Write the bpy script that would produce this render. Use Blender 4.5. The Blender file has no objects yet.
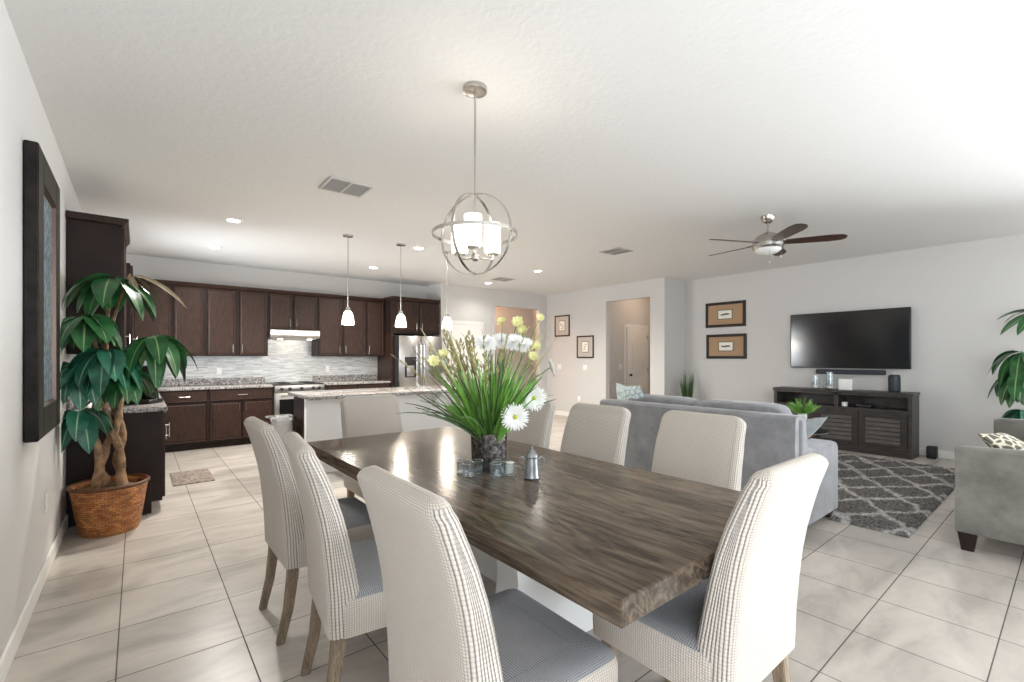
import bpy, bmesh, math, random
from mathutils import Vector, Matrix
R = math.radians
PI = math.pi
rnd = random.Random(7)
COL = bpy.context.scene.collection
CH, RH = 1.34, 2.85          # camera height, room height

# ------------------------------------------------------------------ materials
def _new(name):
    m = bpy.data.materials.new(name); m.use_nodes = True
    nt = m.node_tree; b = nt.nodes['Principled BSDF']
    return m, nt, b
def nd(nt, t, **kw):
    n = nt.nodes.new(t)
    for k, v in kw.items():
        if k.startswith('i_'):
            n.inputs[k[2:].replace('_', ' ')].default_value = v
        else: setattr(n, k, v)
    return n
def lk(nt, a, b): nt.links.new(a, b)
def rgb(c): return (c[0], c[1], c[2], 1)
def simple(name, col, rough=.5, metal=0., spec=.5, coat=0., emit=None, estr=0., trans=0., ior=1.45, alpha=1., noise=0., nscale=8., bump=0., bscale=60., sheen=0.):
    m, nt, b = _new(name)
    b.inputs['Base Color'].default_value = rgb(col)
    b.inputs['Roughness'].default_value = rough
    b.inputs['Metallic'].default_value = metal
    b.inputs['Specular IOR Level'].default_value = spec
    b.inputs['Coat Weight'].default_value = coat
    b.inputs['Transmission Weight'].default_value = trans
    b.inputs['IOR'].default_value = ior
    b.inputs['Alpha'].default_value = alpha
    b.inputs['Sheen Weight'].default_value = sheen
    if emit:
        b.inputs['Emission Color'].default_value = rgb(emit); b.inputs['Emission Strength'].default_value = estr
    tc = None
    if noise or bump: tc = nd(nt, 'ShaderNodeTexCoord')
    if noise:
        n = nd(nt, 'ShaderNodeTexNoise', i_Scale=nscale, i_Detail=4.)
        lk(nt, tc.outputs['Object'], n.inputs['Vector'])
        mx = nd(nt, 'ShaderNodeMixRGB', blend_type='MIX')
        mx.inputs[1].default_value = rgb([max(0, c*(1-noise)) for c in col]); mx.inputs[2].default_value = rgb([min(1, c*(1+noise)) for c in col])
        rp = nd(nt, 'ShaderNodeMapRange'); rp.inputs[1].default_value = .35; rp.inputs[2].default_value = .65
        lk(nt, n.outputs['Fac'], rp.inputs[0]); lk(nt, rp.outputs[0], mx.inputs[0]); lk(nt, mx.outputs[0], b.inputs['Base Color'])
    if bump:
        n2 = nd(nt, 'ShaderNodeTexNoise', i_Scale=bscale, i_Detail=3.)
        lk(nt, tc.outputs['Object'], n2.inputs['Vector'])
        bp = nd(nt, 'ShaderNodeBump', i_Strength=bump, i_Distance=.01)
        lk(nt, n2.outputs['Fac'], bp.inputs['Height']); lk(nt, bp.outputs['Normal'], b.inputs['Normal'])
    return m

def ramp(nt, stops, interp='LINEAR'):
    r = nd(nt, 'ShaderNodeValToRGB'); cr = r.color_ramp; cr.interpolation = interp
    while len(cr.elements) > 1: cr.elements.remove(cr.elements[-1])
    cr.elements[0].position = stops[0][0]; cr.elements[0].color = rgb(stops[0][1])
    for p, c in stops[1:]:
        e = cr.elements.new(p); e.color = rgb(c)
    return r

def m_tile_floor():
    m, nt, b = _new('floor_tile')
    tc = nd(nt, 'ShaderNodeTexCoord')
    mp = nd(nt, 'ShaderNodeMapping'); mp.inputs['Location'].default_value = (-.37+.466*20, -.70+.459*20, 0)
    lk(nt, tc.outputs['Object'], mp.inputs[0])
    br = nd(nt, 'ShaderNodeTexBrick', offset=0., squash=1.)
    br.inputs['Scale'].default_value = 1.; br.inputs['Brick Width'].default_value = .466; br.inputs['Row Height'].default_value = .459
    br.inputs['Mortar Size'].default_value = .0028; br.inputs['Mortar Smooth'].default_value = .1
    br.inputs['Color1'].default_value = (.45, .412, .370, 1); br.inputs['Color2'].default_value = (.51, .468, .423, 1); br.inputs['Mortar'].default_value = (.10, .085, .072, 1)
    lk(nt, mp.outputs[0], br.inputs['Vector'])
    n = nd(nt, 'ShaderNodeTexNoise', i_Scale=1.7, i_Detail=6., i_Roughness=.62, i_Distortion=.5)
    mp2 = nd(nt, 'ShaderNodeMapping'); mp2.inputs['Scale'].default_value = (1., 2.6, 1)
    lk(nt, tc.outputs['Object'], mp2.inputs[0]); lk(nt, mp2.outputs[0], n.inputs['Vector'])
    rp = ramp(nt, [(.28, (.66, .65, .64)), (.5, (.96, .96, .96)), (.72, (1.18, 1.17, 1.16))])
    lk(nt, n.outputs['Fac'], rp.inputs[0])
    mx = nd(nt, 'ShaderNodeMixRGB', blend_type='MULTIPLY'); mx.inputs[0].default_value = 1.
    lk(nt, br.outputs['Color'], mx.inputs[1]); lk(nt, rp.outputs[0], mx.inputs[2]); lk(nt, mx.outputs[0], b.inputs['Base Color'])
    rr = nd(nt, 'ShaderNodeMapRange'); rr.inputs[3].default_value = .28; rr.inputs[4].default_value = .7
    lk(nt, br.outputs['Fac'], rr.inputs[0]); lk(nt, rr.outputs[0], b.inputs['Roughness'])
    bp = nd(nt, 'ShaderNodeBump', i_Strength=.6, i_Distance=.003, invert=True)
    lk(nt, br.outputs['Fac'], bp.inputs['Height']); lk(nt, bp.outputs['Normal'], b.inputs['Normal'])
    return m

def m_wood(name, dark, mid, light, rough=.35, coat=0., scale=1., axis=1, plank=.187, knots=True, spec=.5, bmp=.12):
    """boards running along one object axis"""
    m, nt, b = _new(name)
    tc = nd(nt, 'ShaderNodeTexCoord'); mp = nd(nt, 'ShaderNodeMapping')
    s = [9*scale, 9*scale, 9*scale]; s[axis] = 1.1*scale
    mp.inputs['Scale'].default_value = s
    lk(nt, tc.outputs['Object'], mp.inputs[0])
    # per board offset
    sep = nd(nt, 'ShaderNodeSeparateXYZ'); lk(nt, tc.outputs['Object'], sep.inputs[0])
    other = 0 if axis != 0 else 1
    dv = nd(nt, 'ShaderNodeMath', operation='DIVIDE'); dv.inputs[1].default_value = plank; lk(nt, sep.outputs[other], dv.inputs[0])
    fl = nd(nt, 'ShaderNodeMath', operation='FLOOR'); lk(nt, dv.outputs[0], fl.inputs[0])
    wn = nd(nt, 'ShaderNodeTexWhiteNoise', noise_dimensions='1D'); lk(nt, fl.outputs[0], wn.inputs['W'])
    sc = nd(nt, 'ShaderNodeVectorMath', operation='SCALE'); sc.inputs['Scale'].default_value = 7.; lk(nt, wn.outputs['Color'], sc.inputs[0])
    ad = nd(nt, 'ShaderNodeVectorMath', operation='ADD'); lk(nt, mp.outputs[0], ad.inputs[0]); lk(nt, sc.outputs[0], ad.inputs[1])
    n1 = nd(nt, 'ShaderNodeTexNoise', i_Scale=1.0, i_Detail=5., i_Distortion=1.6); lk(nt, ad.outputs[0], n1.inputs['Vector'])
    wv = nd(nt, 'ShaderNodeTexNoise', i_Scale=5.5, i_Detail=6., i_Roughness=.7); lk(nt, ad.outputs[0], wv.inputs['Vector'])
    # contour lines of the low noise look like cathedral grain
    ml = nd(nt, 'ShaderNodeMath', operation='MULTIPLY'); ml.inputs[1].default_value = 55.; lk(nt, n1.outputs['Fac'], ml.inputs[0])
    sn = nd(nt, 'ShaderNodeMath', operation='SINE'); lk(nt, ml.outputs[0], sn.inputs[0])
    m2 = nd(nt, 'ShaderNodeMath', operation='MULTIPLY_ADD'); m2.inputs[1].default_value = .10; lk(nt, sn.outputs[0], m2.inputs[0]); lk(nt, wv.outputs['Fac'], m2.inputs[2])
    m3 = nd(nt, 'ShaderNodeMath', operation='MULTIPLY_ADD'); m3.inputs[1].default_value = .22; lk(nt, wn.outputs['Value'], m3.inputs[0]); lk(nt, m2.outputs[0], m3.inputs[2])
    rp = ramp(nt, [(.36, dark), (.56, mid), (.82, light)])
    lk(nt, m3.outputs[0], rp.inputs[0])
    fr = nd(nt, 'ShaderNodeMath', operation='FRACT'); lk(nt, dv.outputs[0], fr.inputs[0])
    gp = nd(nt, 'ShaderNodeMath', operation='COMPARE'); gp.inputs[1].default_value = 0.; gp.inputs[2].default_value = .012; lk(nt, fr.outputs[0], gp.inputs[0])
    gs = nd(nt, 'ShaderNodeMath', operation='MULTIPLY'); gs.inputs[1].default_value = .55 if knots else 0.; lk(nt, gp.outputs[0], gs.inputs[0])
    mx = nd(nt, 'ShaderNodeMixRGB'); mx.inputs[2].default_value = rgb([c*.35 for c in dark]); lk(nt, gs.outputs[0], mx.inputs[0]); lk(nt, rp.outputs[0], mx.inputs[1])
    lk(nt, mx.outputs[0], b.inputs['Base Color'])
    b.inputs['Specular IOR Level'].default_value = spec; b.inputs['Roughness'].default_value = rough; b.inputs['Coat Weight'].default_value = coat; b.inputs['Coat Roughness'].default_value = .15
    bp = nd(nt, 'ShaderNodeBump', i_Strength=bmp, i_Distance=.004); lk(nt, m2.outputs[0], bp.inputs['Height']); lk(nt, bp.outputs['Normal'], b.inputs['Normal'])
    return m

def m_waffle(name, col, groove, cell=.0085, strength=.7, pv=.4):
    m, nt, b = _new(name)
    uv = nd(nt, 'ShaderNodeTexCoord'); sep = nd(nt, 'ShaderNodeSeparateXYZ'); lk(nt, uv.outputs['UV'], sep.inputs[0])
    out = []
    for k in (0, 1):
        mu = nd(nt, 'ShaderNodeMath', operation='MULTIPLY'); mu.inputs[1].default_value = PI/cell; lk(nt, sep.outputs[k], mu.inputs[0])
        si = nd(nt, 'ShaderNodeMath', operation='SINE'); lk(nt, mu.outputs[0], si.inputs[0])
        ab = nd(nt, 'ShaderNodeMath', operation='ABSOLUTE'); lk(nt, si.outputs[0], ab.inputs[0])
        pw = nd(nt, 'ShaderNodeMath', operation='POWER'); pw.inputs[1].default_value = .55 if k == 0 else pv; lk(nt, ab.outputs[0], pw.inputs[0]); out.append(pw)
    mm = nd(nt, 'ShaderNodeMath', operation='MULTIPLY'); lk(nt, out[0].outputs[0], mm.inputs[0]); lk(nt, out[1].outputs[0], mm.inputs[1])
    rp = ramp(nt, [(.0, groove), (.55, [.5*(a+c) for a, c in zip(col, groove)]), (.85, col)]); lk(nt, mm.outputs[0], rp.inputs[0]); lk(nt, rp.outputs[0], b.inputs['Base Color'])
    bp = nd(nt, 'ShaderNodeBump', i_Strength=strength, i_Distance=.004); lk(nt, mm.outputs[0], bp.inputs['Height']); lk(nt, bp.outputs['Normal'], b.inputs['Normal'])
    b.inputs['Roughness'].default_value = .9; b.inputs['Specular IOR Level'].default_value = .15; b.inputs['Sheen Weight'].default_value = .15
    return m

def m_fabric(name, col, var=.18, weave=420.):
    m, nt, b = _new(name)
    tc = nd(nt, 'ShaderNodeTexCoord')
    n1 = nd(nt, 'ShaderNodeTexNoise', i_Scale=5., i_Detail=5., i_Roughness=.65); lk(nt, tc.outputs['Object'], n1.inputs['Vector'])
    n2 = nd(nt, 'ShaderNodeTexNoise', i_Scale=weave, i_Detail=2.); lk(nt, tc.outputs['Object'], n2.inputs['Vector'])
    mx = nd(nt, 'ShaderNodeMath', operation='MULTIPLY_ADD'); mx.inputs[1].default_value = .45; lk(nt, n2.outputs['Fac'], mx.inputs[0]); lk(nt, n1.outputs['Fac'], mx.inputs[2])
    rp = ramp(nt, [(.5, [c*(1-var) for c in col]), (.95, [min(1, c*(1+var)) for c in col])]); lk(nt, mx.outputs[0], rp.inputs[0]); lk(nt, rp.outputs[0], b.inputs['Base Color'])
    b.inputs['Roughness'].default_value = .85; b.inputs['Specular IOR Level'].default_value = .2; b.inputs['Sheen Weight'].default_value = .3
    bp = nd(nt, 'ShaderNodeBump', i_Strength=.25, i_Distance=.002); lk(nt, n2.outputs['Fac'], bp.inputs['Height']); lk(nt, bp.outputs['Normal'], b.inputs['Normal'])
    return m

def m_granite():
    m, nt, b = _new('granite')
    tc = nd(nt, 'ShaderNodeTexCoord')
    n = nd(nt, 'ShaderNodeTexNoise', i_Scale=45., i_Detail=6., i_Roughness=.75); lk(nt, tc.outputs['Object'], n.inputs['Vector'])
    v = nd(nt, 'ShaderNodeTexVoronoi', i_Scale=60.); lk(nt, tc.outputs['Object'], v.inputs['Vector'])
    rp = ramp(nt, [(.36, (.02, .02, .025)), (.45, (.20, .18, .17)), (.54, (.40, .38, .365)), (.66, (.60, .58, .56))]); lk(nt, n.outputs['Fac'], rp.inputs[0])
    mx = nd(nt, 'ShaderNodeMixRGB', blend_type='MULTIPLY'); mx.inputs[0].default_value = .35
    lk(nt, rp.outputs[0], mx.inputs[1]); lk(nt, v.outputs['Distance'], mx.inputs[2]); lk(nt, mx.outputs[0], b.inputs['Base Color'])
    b.inputs['Roughness'].default_value = .12
    return m

def m_mosaic():
    m, nt, b = _new('backsplash_mosaic')
    tc = nd(nt, 'ShaderNodeTexCoord'); mp = nd(nt, 'ShaderNodeMapping'); mp.inputs['Rotation'].default_value = (R(90), 0, 0)
    lk(nt, tc.outputs['Object'], mp.inputs[0])
    br = nd(nt, 'ShaderNodeTexBrick', offset=.37, squash=1.); br.inputs['Scale'].default_value = 1.
    br.inputs['Brick Width'].default_value = .13; br.inputs['Row Height'].default_value = .016; br.inputs['Mortar Size'].default_value = .0012
    br.inputs['Color1'].default_value = (.66, .65, .635, 1); br.inputs['Color2'].default_value = (.38, .375, .37, 1); br.inputs['Mortar'].default_value = (.5, .54, .53, 1)
    lk(nt, mp.outputs[0], br.inputs['Vector']); lk(nt, br.outputs['Color'], b.inputs['Base Color'])
    b.inputs['Roughness'].default_value = .22; b.inputs['Metallic'].default_value = .15
    return m

def m_leaf(name, c_dark, c_mid, c_vein, rough=.32, veins=18.):
    m, nt, b = _new(name)
    tc = nd(nt, 'ShaderNodeTexCoord'); sep = nd(nt, 'ShaderNodeSeparateXYZ'); lk(nt, tc.outputs['UV'], sep.inputs[0])
    su = nd(nt, 'ShaderNodeMath', operation='SUBTRACT'); su.inputs[1].default_value = .5; lk(nt, sep.outputs[0], su.inputs[0])
    ab = nd(nt, 'ShaderNodeMath', operation='ABSOLUTE'); lk(nt, su.outputs[0], ab.inputs[0])
    # side veins: sin(veins*2pi*(v - |u|*.5))
    ma = nd(nt, 'ShaderNodeMath', operation='MULTIPLY_ADD'); ma.inputs[1].default_value = -.45; lk(nt, ab.outputs[0], ma.inputs[0]); lk(nt, sep.outputs[1], ma.inputs[2])
    mu = nd(nt, 'ShaderNodeMath', operation='MULTIPLY'); mu.inputs[1].default_value = veins*PI; lk(nt, ma.outputs[0], mu.inputs[0])
    si = nd(nt, 'ShaderNodeMath', operation='SINE'); lk(nt, mu.outputs[0], si.inputs[0])
    as_ = nd(nt, 'ShaderNodeMath', operation='ABSOLUTE'); lk(nt, si.outputs[0], as_.inputs[0])
    n = nd(nt, 'ShaderNodeTexNoise', i_Scale=9., i_Detail=3.); lk(nt, tc.outputs['Object'], n.inputs['Vector'])
    r1 = ramp(nt, [(.35, c_dark), (.7, c_mid)]); lk(nt, n.outputs['Fac'], r1.inputs[0])
    r2 = ramp(nt, [(.0, (1, 1, 1)), (.16, (0, 0, 0))]); lk(nt, as_.outputs[0], r2.inputs[0])
    m0 = nd(nt, 'ShaderNodeMath', operation='MULTIPLY'); m0.inputs[1].default_value = .35; lk(nt, r2.outputs[0], m0.inputs[0])
    x1 = nd(nt, 'ShaderNodeMixRGB'); lk(nt, m0.outputs[0], x1.inputs[0]); lk(nt, r1.outputs[0], x1.inputs[1]); x1.inputs[2].default_value = rgb(c_vein)
    r3 = ramp(nt, [(.015, (1, 1, 1)), (.05, (0, 0, 0))]); lk(nt, ab.outputs[0], r3.inputs[0])
    x2 = nd(nt, 'ShaderNodeMixRGB'); lk(nt, r3.outputs[0], x2.inputs[0]); lk(nt, x1.outputs[0], x2.inputs[1]); x2.inputs[2].default_value = rgb(c_vein)
    lk(nt, x2.outputs[0], b.inputs['Base Color'])
    b.inputs['Roughness'].default_value = rough
    return m

def m_wicker():
    m, nt, b = _new('wicker')
    tc = nd(nt, 'ShaderNodeTexCoord'); sep = nd(nt, 'ShaderNodeSeparateXYZ'); lk(nt, tc.outputs['UV'], sep.inputs[0])
    br = nd(nt, 'ShaderNodeTexBrick', offset=.5); br.inputs['Scale'].default_value = 1.; br.inputs['Brick Width'].default_value = .046; br.inputs['Row Height'].default_value = .017; br.inputs['Mortar Size'].default_value = .0022
    br.inputs['Mortar Smooth'].default_value = .8
    br.inputs['Color1'].default_value = (.40, .125, .035, 1); br.inputs['Color2'].default_value = (.66, .30, .10, 1); br.inputs['Mortar'].default_value = (.10, .035, .012, 1)
    lk(nt, tc.outputs['UV'], br.inputs['Vector'])
    n = nd(nt, 'ShaderNodeTexNoise', i_Scale=14., i_Detail=4.); lk(nt, tc.outputs['Object'], n.inputs['Vector'])
    rp = ramp(nt, [(.3, (.6, .6, .6)), (.7, (1.3, 1.3, 1.3))]); lk(nt, n.outputs['Fac'], rp.inputs[0])
    mx = nd(nt, 'ShaderNodeMixRGB', blend_type='MULTIPLY'); mx.inputs[0].default_value = 1.; lk(nt, br.outputs['Color'], mx.inputs[1]); lk(nt, rp.outputs[0], mx.inputs[2]); lk(nt, mx.outputs[0], b.inputs['Base Color'])
    bp = nd(nt, 'ShaderNodeBump', i_Strength=1., i_Distance=.008, invert=True); lk(nt, br.outputs['Fac'], bp.inputs['Height']); lk(nt, bp.outputs['Normal'], b.inputs['Normal'])
    b.inputs['Roughness'].default_value = .5
    return m

def m_rug():
    m, nt, b = _new('shag_rug')
    tc = nd(nt, 'ShaderNodeTexCoord')
    n0 = nd(nt, 'ShaderNodeTexNoise', i_Scale=4.5, i_Detail=3.); lk(nt, tc.outputs['Object'], n0.inputs['Vector'])
    sc = nd(nt, 'ShaderNodeVectorMath', operation='SCALE'); sc.inputs['Scale'].default_value = .22; lk(nt, n0.outputs['Color'], sc.inputs[0])
    ad = nd(nt, 'ShaderNodeVectorMath', operation='ADD'); lk(nt, tc.outputs['Object'], ad.inputs[0]); lk(nt, sc.outputs[0], ad.inputs[1])
    sep = nd(nt, 'ShaderNodeSeparateXYZ'); lk(nt, ad.outputs[0], sep.inputs[0])
    lines = []
    for sgn in (1, -1):
        a = nd(nt, 'ShaderNodeMath', operation='MULTIPLY'); a.inputs[1].default_value = 2.35*sgn; lk(nt, sep.outputs[1], a.inputs[0])
        c = nd(nt, 'ShaderNodeMath', operation='MULTIPLY_ADD'); c.inputs[1].default_value = 1.5; lk(nt, sep.outputs[0], c.inputs[0]); lk(nt, a.outputs[0], c.inputs[2])
        f = nd(nt, 'ShaderNodeMath', operation='FRACT'); lk(nt, c.outputs[0], f.inputs[0])
        s = nd(nt, 'ShaderNodeMath', operation='SUBTRACT'); s.inputs[1].default_value = .5; lk(nt, f.outputs[0], s.inputs[0])
        q = nd(nt, 'ShaderNodeMath', operation='ABSOLUTE'); lk(nt, s.outputs[0], q.inputs[0]); lines.append(q)
    mn = nd(nt, 'ShaderNodeMath', operation='MINIMUM'); lk(nt, lines[0].outputs[0], mn.inputs[0]); lk(nt, lines[1].outputs[0], mn.inputs[1])
    r = ramp(nt, [(.03, (.85, .85, .85)), (.11, (0, 0, 0))]); lk(nt, mn.outputs[0], r.inputs[0])
    n1 = nd(nt, 'ShaderNodeTexNoise', i_Scale=60., i_Detail=3.); lk(nt, tc.outputs['Object'], n1.inputs['Vector'])
    r1 = ramp(nt, [(.35, (.055, .05, .047)), (.7, (.20, .19, .18))]); lk(nt, n1.outputs['Fac'], r1.inputs[0])
    r2 = ramp(nt, [(.35, (.24, .23, .22)), (.7, (.56, .54, .51))]); lk(nt, n1.outputs['Fac'], r2.inputs[0])
    mx = nd(nt, 'ShaderNodeMixRGB'); lk(nt, r.outputs[0], mx.inputs[0]); lk(nt, r1.outputs[0], mx.inputs[1]); lk(nt, r2.outputs[0], mx.inputs[2])
    lk(nt, mx.outputs[0], b.inputs['Base Color']); b.inputs['Roughness'].default_value = 1.; b.inputs['Specular IOR Level'].default_value = .05
    return m

def m_glass(name, tint=(1, 1, 1), refl=.12):
    m = bpy.data.materials.new(name); m.use_nodes = True; nt = m.node_tree; nt.nodes.clear()
    o = nd(nt, 'ShaderNodeOutputMaterial'); t = nd(nt, 'ShaderNodeBsdfTransparent'); t.inputs[0].default_value = rgb(tint)
    g = nd(nt, 'ShaderNodeBsdfGlossy'); g.inputs['Roughness'].default_value = .03
    lw = nd(nt, 'ShaderNodeLayerWeight'); lw.inputs[0].default_value = .35
    mr = nd(nt, 'ShaderNodeMapRange'); mr.inputs[3].default_value = refl*.5; mr.inputs[4].default_value = min(1, refl*5); lk(nt, lw.outputs['Facing'], mr.inputs[0])
    mx = nd(nt, 'ShaderNodeMixShader'); lk(nt, mr.outputs[0], mx.inputs[0]); lk(nt, t.outputs[0], mx.inputs[1]); lk(nt, g.outputs[0], mx.inputs[2]); lk(nt, mx.outputs[0], o.inputs[0])
    return m

def m_carved():
    m, nt, b = _new('carved_panel')
    tc = nd(nt, 'ShaderNodeTexCoord')
    mp = nd(nt, 'ShaderNodeMapping'); mp.inputs['Scale'].default_value = (1, 14, 1.6); lk(nt, tc.outputs['Object'], mp.inputs[0])
    n = nd(nt, 'ShaderNodeTexNoise', i_Scale=6., i_Detail=6., i_Roughness=.7); lk(nt, mp.outputs[0], n.inputs['Vector'])
    v = nd(nt, 'ShaderNodeTexVoronoi', i_Scale=26.); lk(nt, tc.outputs['Object'], v.inputs['Vector'])
    ad = nd(nt, 'ShaderNodeMath', operation='MULTIPLY_ADD'); ad.inputs[1].default_value = .35; lk(nt, v.outputs['Distance'], ad.inputs[0]); lk(nt, n.outputs['Fac'], ad.inputs[2])
    rp = ramp(nt, [(.48, (.010, .012, .015)), (.62, (.05, .08, .10)), (.80, (.24, .31, .35))]); lk(nt, ad.outputs[0], rp.inputs[0]); lk(nt, rp.outputs[0], b.inputs['Base Color'])
    bp = nd(nt, 'ShaderNodeBump', i_Strength=.8, i_Distance=.01); lk(nt, ad.outputs[0], bp.inputs['Height']); lk(nt, bp.outputs['Normal'], b.inputs['Normal'])
    b.inputs['Roughness'].default_value = .35
    return m

def m_pattern_pillow(name, c1, c2, scale=26.):
    m, nt, b = _new(name)
    tc = nd(nt, 'ShaderNodeTexCoord')
    v = nd(nt, 'ShaderNodeTexVoronoi', i_Scale=scale, feature='DISTANCE_TO_EDGE'); lk(nt, tc.outputs['Object'], v.inputs['Vector'])
    rp = ramp(nt, [(.06, c2), (.14, c1)]); lk(nt, v.outputs['Distance'], rp.inputs[0]); lk(nt, rp.outputs[0], b.inputs['Base Color'])
    b.inputs['Roughness'].default_value = .9
    return m

M = dict(
    wall=simple('wall_paint', (.60, .59, .575), .75, spec=.25, bump=.08, bscale=140),
    ceil=simple('ceiling_paint', (.74, .74, .73), .9, spec=.1, bump=.20, bscale=30),
    base=simple('white_trim', (.80, .79, .76), .4),
    floor=m_tile_floor(),
    table=m_wood('table_wood', (.042, .030, .021), (.098, .073, .052), (.165, .128, .095), rough=.19, coat=0., scale=.6, spec=.16, bmp=.03),
    oak=m_wood('greyed_oak', (.10, .068, .042), (.19, .138, .09), (.28, .215, .15), rough=.6, axis=2, scale=2.2, plank=.5, knots=False),
    espresso=m_wood('espresso_wood', (.012, .0055, .004), (.025, .0115, .0075), (.045, .021, .014), rough=.42, spec=.28, axis=2, scale=1., plank=2., knots=False),
    esp_dark=simple('espresso_side', (.018, .010, .008), .45, spec=.28, noise=.15, nscale=5),
    console=m_wood('console_wood', (.016, .013, .011), (.034, .028, .025), (.06, .05, .045), rough=.4, axis=1, scale=1.5, plank=2., knots=False),
    console_slat=m_wood('console_slat_wood', (.045, .038, .034), (.075, .063, .056), (.11, .094, .084), rough=.5, axis=1, scale=1.5, plank=2., knots=False),
    black=simple('black_plastic', (.012, .012, .013), .35),
    black_soft=simple('black_matte', (.02, .02, .022), .6),
    screen=simple('tv_screen', (.008, .008, .009), .13, spec=.8),
    steel=simple('stainless_steel', (.46, .44, .42), .30, metal=1., noise=.06, nscale=30),
    nickel=simple('brushed_nickel', (.52, .49, .45), .26, metal=1.),
    chrome=simple('chrome', (.75, .75, .75), .12, metal=1.),
    granite=m_granite(), mosaic=m_mosaic(),
    waffle=m_waffle('waffle_slipcover', (.605, .548, .487), (.35, .305, .26)),
    waffle_side=m_waffle('waffle_slipcover_edge', (.60, .548, .492), (.13, .108, .088), .0125, 1., .13),
    waffle_seat=m_waffle('waffle_slipcover_seat', (.38, .385, .40), (.09, .09, .095), .0075, .8),  # dark gaps are stretched weave; the cool sky reflection is in the colour
    sofa=m_fabric('sofa_chenille', (.185, .187, .195), .30),
    sofa2=m_fabric('loveseat_velvet', (.150, .145, .126), .34),
    pillow_blue=m_pattern_pillow('blue_print', (.62, .68, .68), (.30, .42, .44), 22.),
    pillow_dark=m_fabric('slate_cushion', (.15, .165, .165)),
    pillow_leaf=m_pattern_pillow('leaf_print', (.12, .115, .095), (.68, .63, .49), 16.),
    rug=m_rug(), mat=simple('kitchen_mat', (.20, .165, .14), .95, noise=.5, nscale=35),
    white=simple('white_plastic', (.80, .80, .78), .4),
    island=simple('island_paint', (.72, .72, .71), .45),
    shade=simple('opal_glass', (.95, .93, .88), .3, emit=(1., .95, .86), estr=2.2),
    bulb=simple('downlight_lens', (1, 1, 1), .4, emit=(1., .95, .85), estr=14.),
    fanglass=simple('fan_bowl', (.82, .82, .80), .3),
    blade=m_wood('fan_blade_wood', (.022, .010, .007), (.05, .022, .015), (.085, .04, .026), rough=.35, axis=0, scale=2., plank=2., knots=False),
    vent_slat=simple('vent_slat', (.30, .295, .285), .5),
    vent=simple('vent_metal', (.50, .49, .475), .5),
    frame=m_wood('dark_frame', (.010, .007, .006), (.020, .014, .011), (.04, .027, .02), rough=.45, spec=.25, axis=2, scale=2., plank=2., knots=False),
    art_frame=simple('black_lacquer_frame', (.014, .011, .010), .5, spec=.25, noise=.4, nscale=12),
    frame_in=simple('bronze_bevel', (.085, .05, .036), .4, metal=.4),
    carved=m_carved(),
    mat_grey=simple('linen_mat', (.52, .47, .42), .9, noise=.12, nscale=90), mat_tan=simple('burlap_mat', (.40, .26, .155), .9, noise=.25, nscale=120),
    paper=simple('print_paper', (.82, .80, .72), .8), ink=simple('print_ink', (.06, .07, .06), .8), ink_soft=simple('print_wash', (.50, .50, .46), .8),
    wicker=m_wicker(), bark=simple('bark', (.30, .185, .105), .8, noise=.5, nscale=14, bump=.6, bscale=40), moss=simple('moss', (.16, .11, .06), .95, noise=.5, nscale=40),
    leaf=m_leaf('broad_leaf', (.009, .062, .018), (.035, .155, .045), (.26, .40, .16)),
    leaf2=m_leaf('broad_leaf_teal', (.008, .072, .042), (.038, .19, .115), (.26, .44, .28)),
    leaf_dry=m_leaf('dry_leaf', (.20, .15, .08), (.36, .30, .18), (.5, .42, .28), rough=.6),
    grass=m_leaf('grass_blade', (.05, .17, .02), (.16, .40, .05), (.30, .54, .12), rough=.45, veins=0.),
    grass_dark=m_leaf('grass_dark', (.018, .05, .014), (.05, .12, .03), (.09, .17, .05), rough=.5, veins=0.),
    straw=m_leaf('straw_sprig', (.16, .14, .05), (.34, .30, .12), (.48, .43, .22), rough=.7, veins=0.),
    petal=simple('white_petal', (.86, .86, .84), .6), daisyeye=simple('daisy_centre', (.60, .62, .10), .7, bump=.8, bscale=300),
    yellow=simple('yellow_petal', (.72, .71, .34), .6), stem=simple('stem_green', (.07, .20, .03), .6),
    vase=simple('smoked_vase', (.15, .14, .135), .12, metal=.8, noise=.6, nscale=40, bump=.3, bscale=45),
    glass=m_glass('clear_glass', (.93, .96, .97), .16), wax=simple('candle_wax', (.86, .84, .80), .5),
    pewter=simple('pewter', (.27, .28, .29), .38, metal=.85, noise=.2, nscale=25),
    blueblack=simple('speaker_mesh', (.018, .024, .036), .45),
    tabletop_glass=m_glass('table_glass', (.75, .82, .80), .25), amber=simple('amber_wood', (.30, .15, .05), .5),
    pot=simple('white_ceramic', (.75, .75, .73), .3),
    brownknob=simple('dark_bronze', (.03, .02, .015), .35, metal=.7),
    oven=simple('oven_glass', (.008, .008, .008), .08),
)

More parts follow.
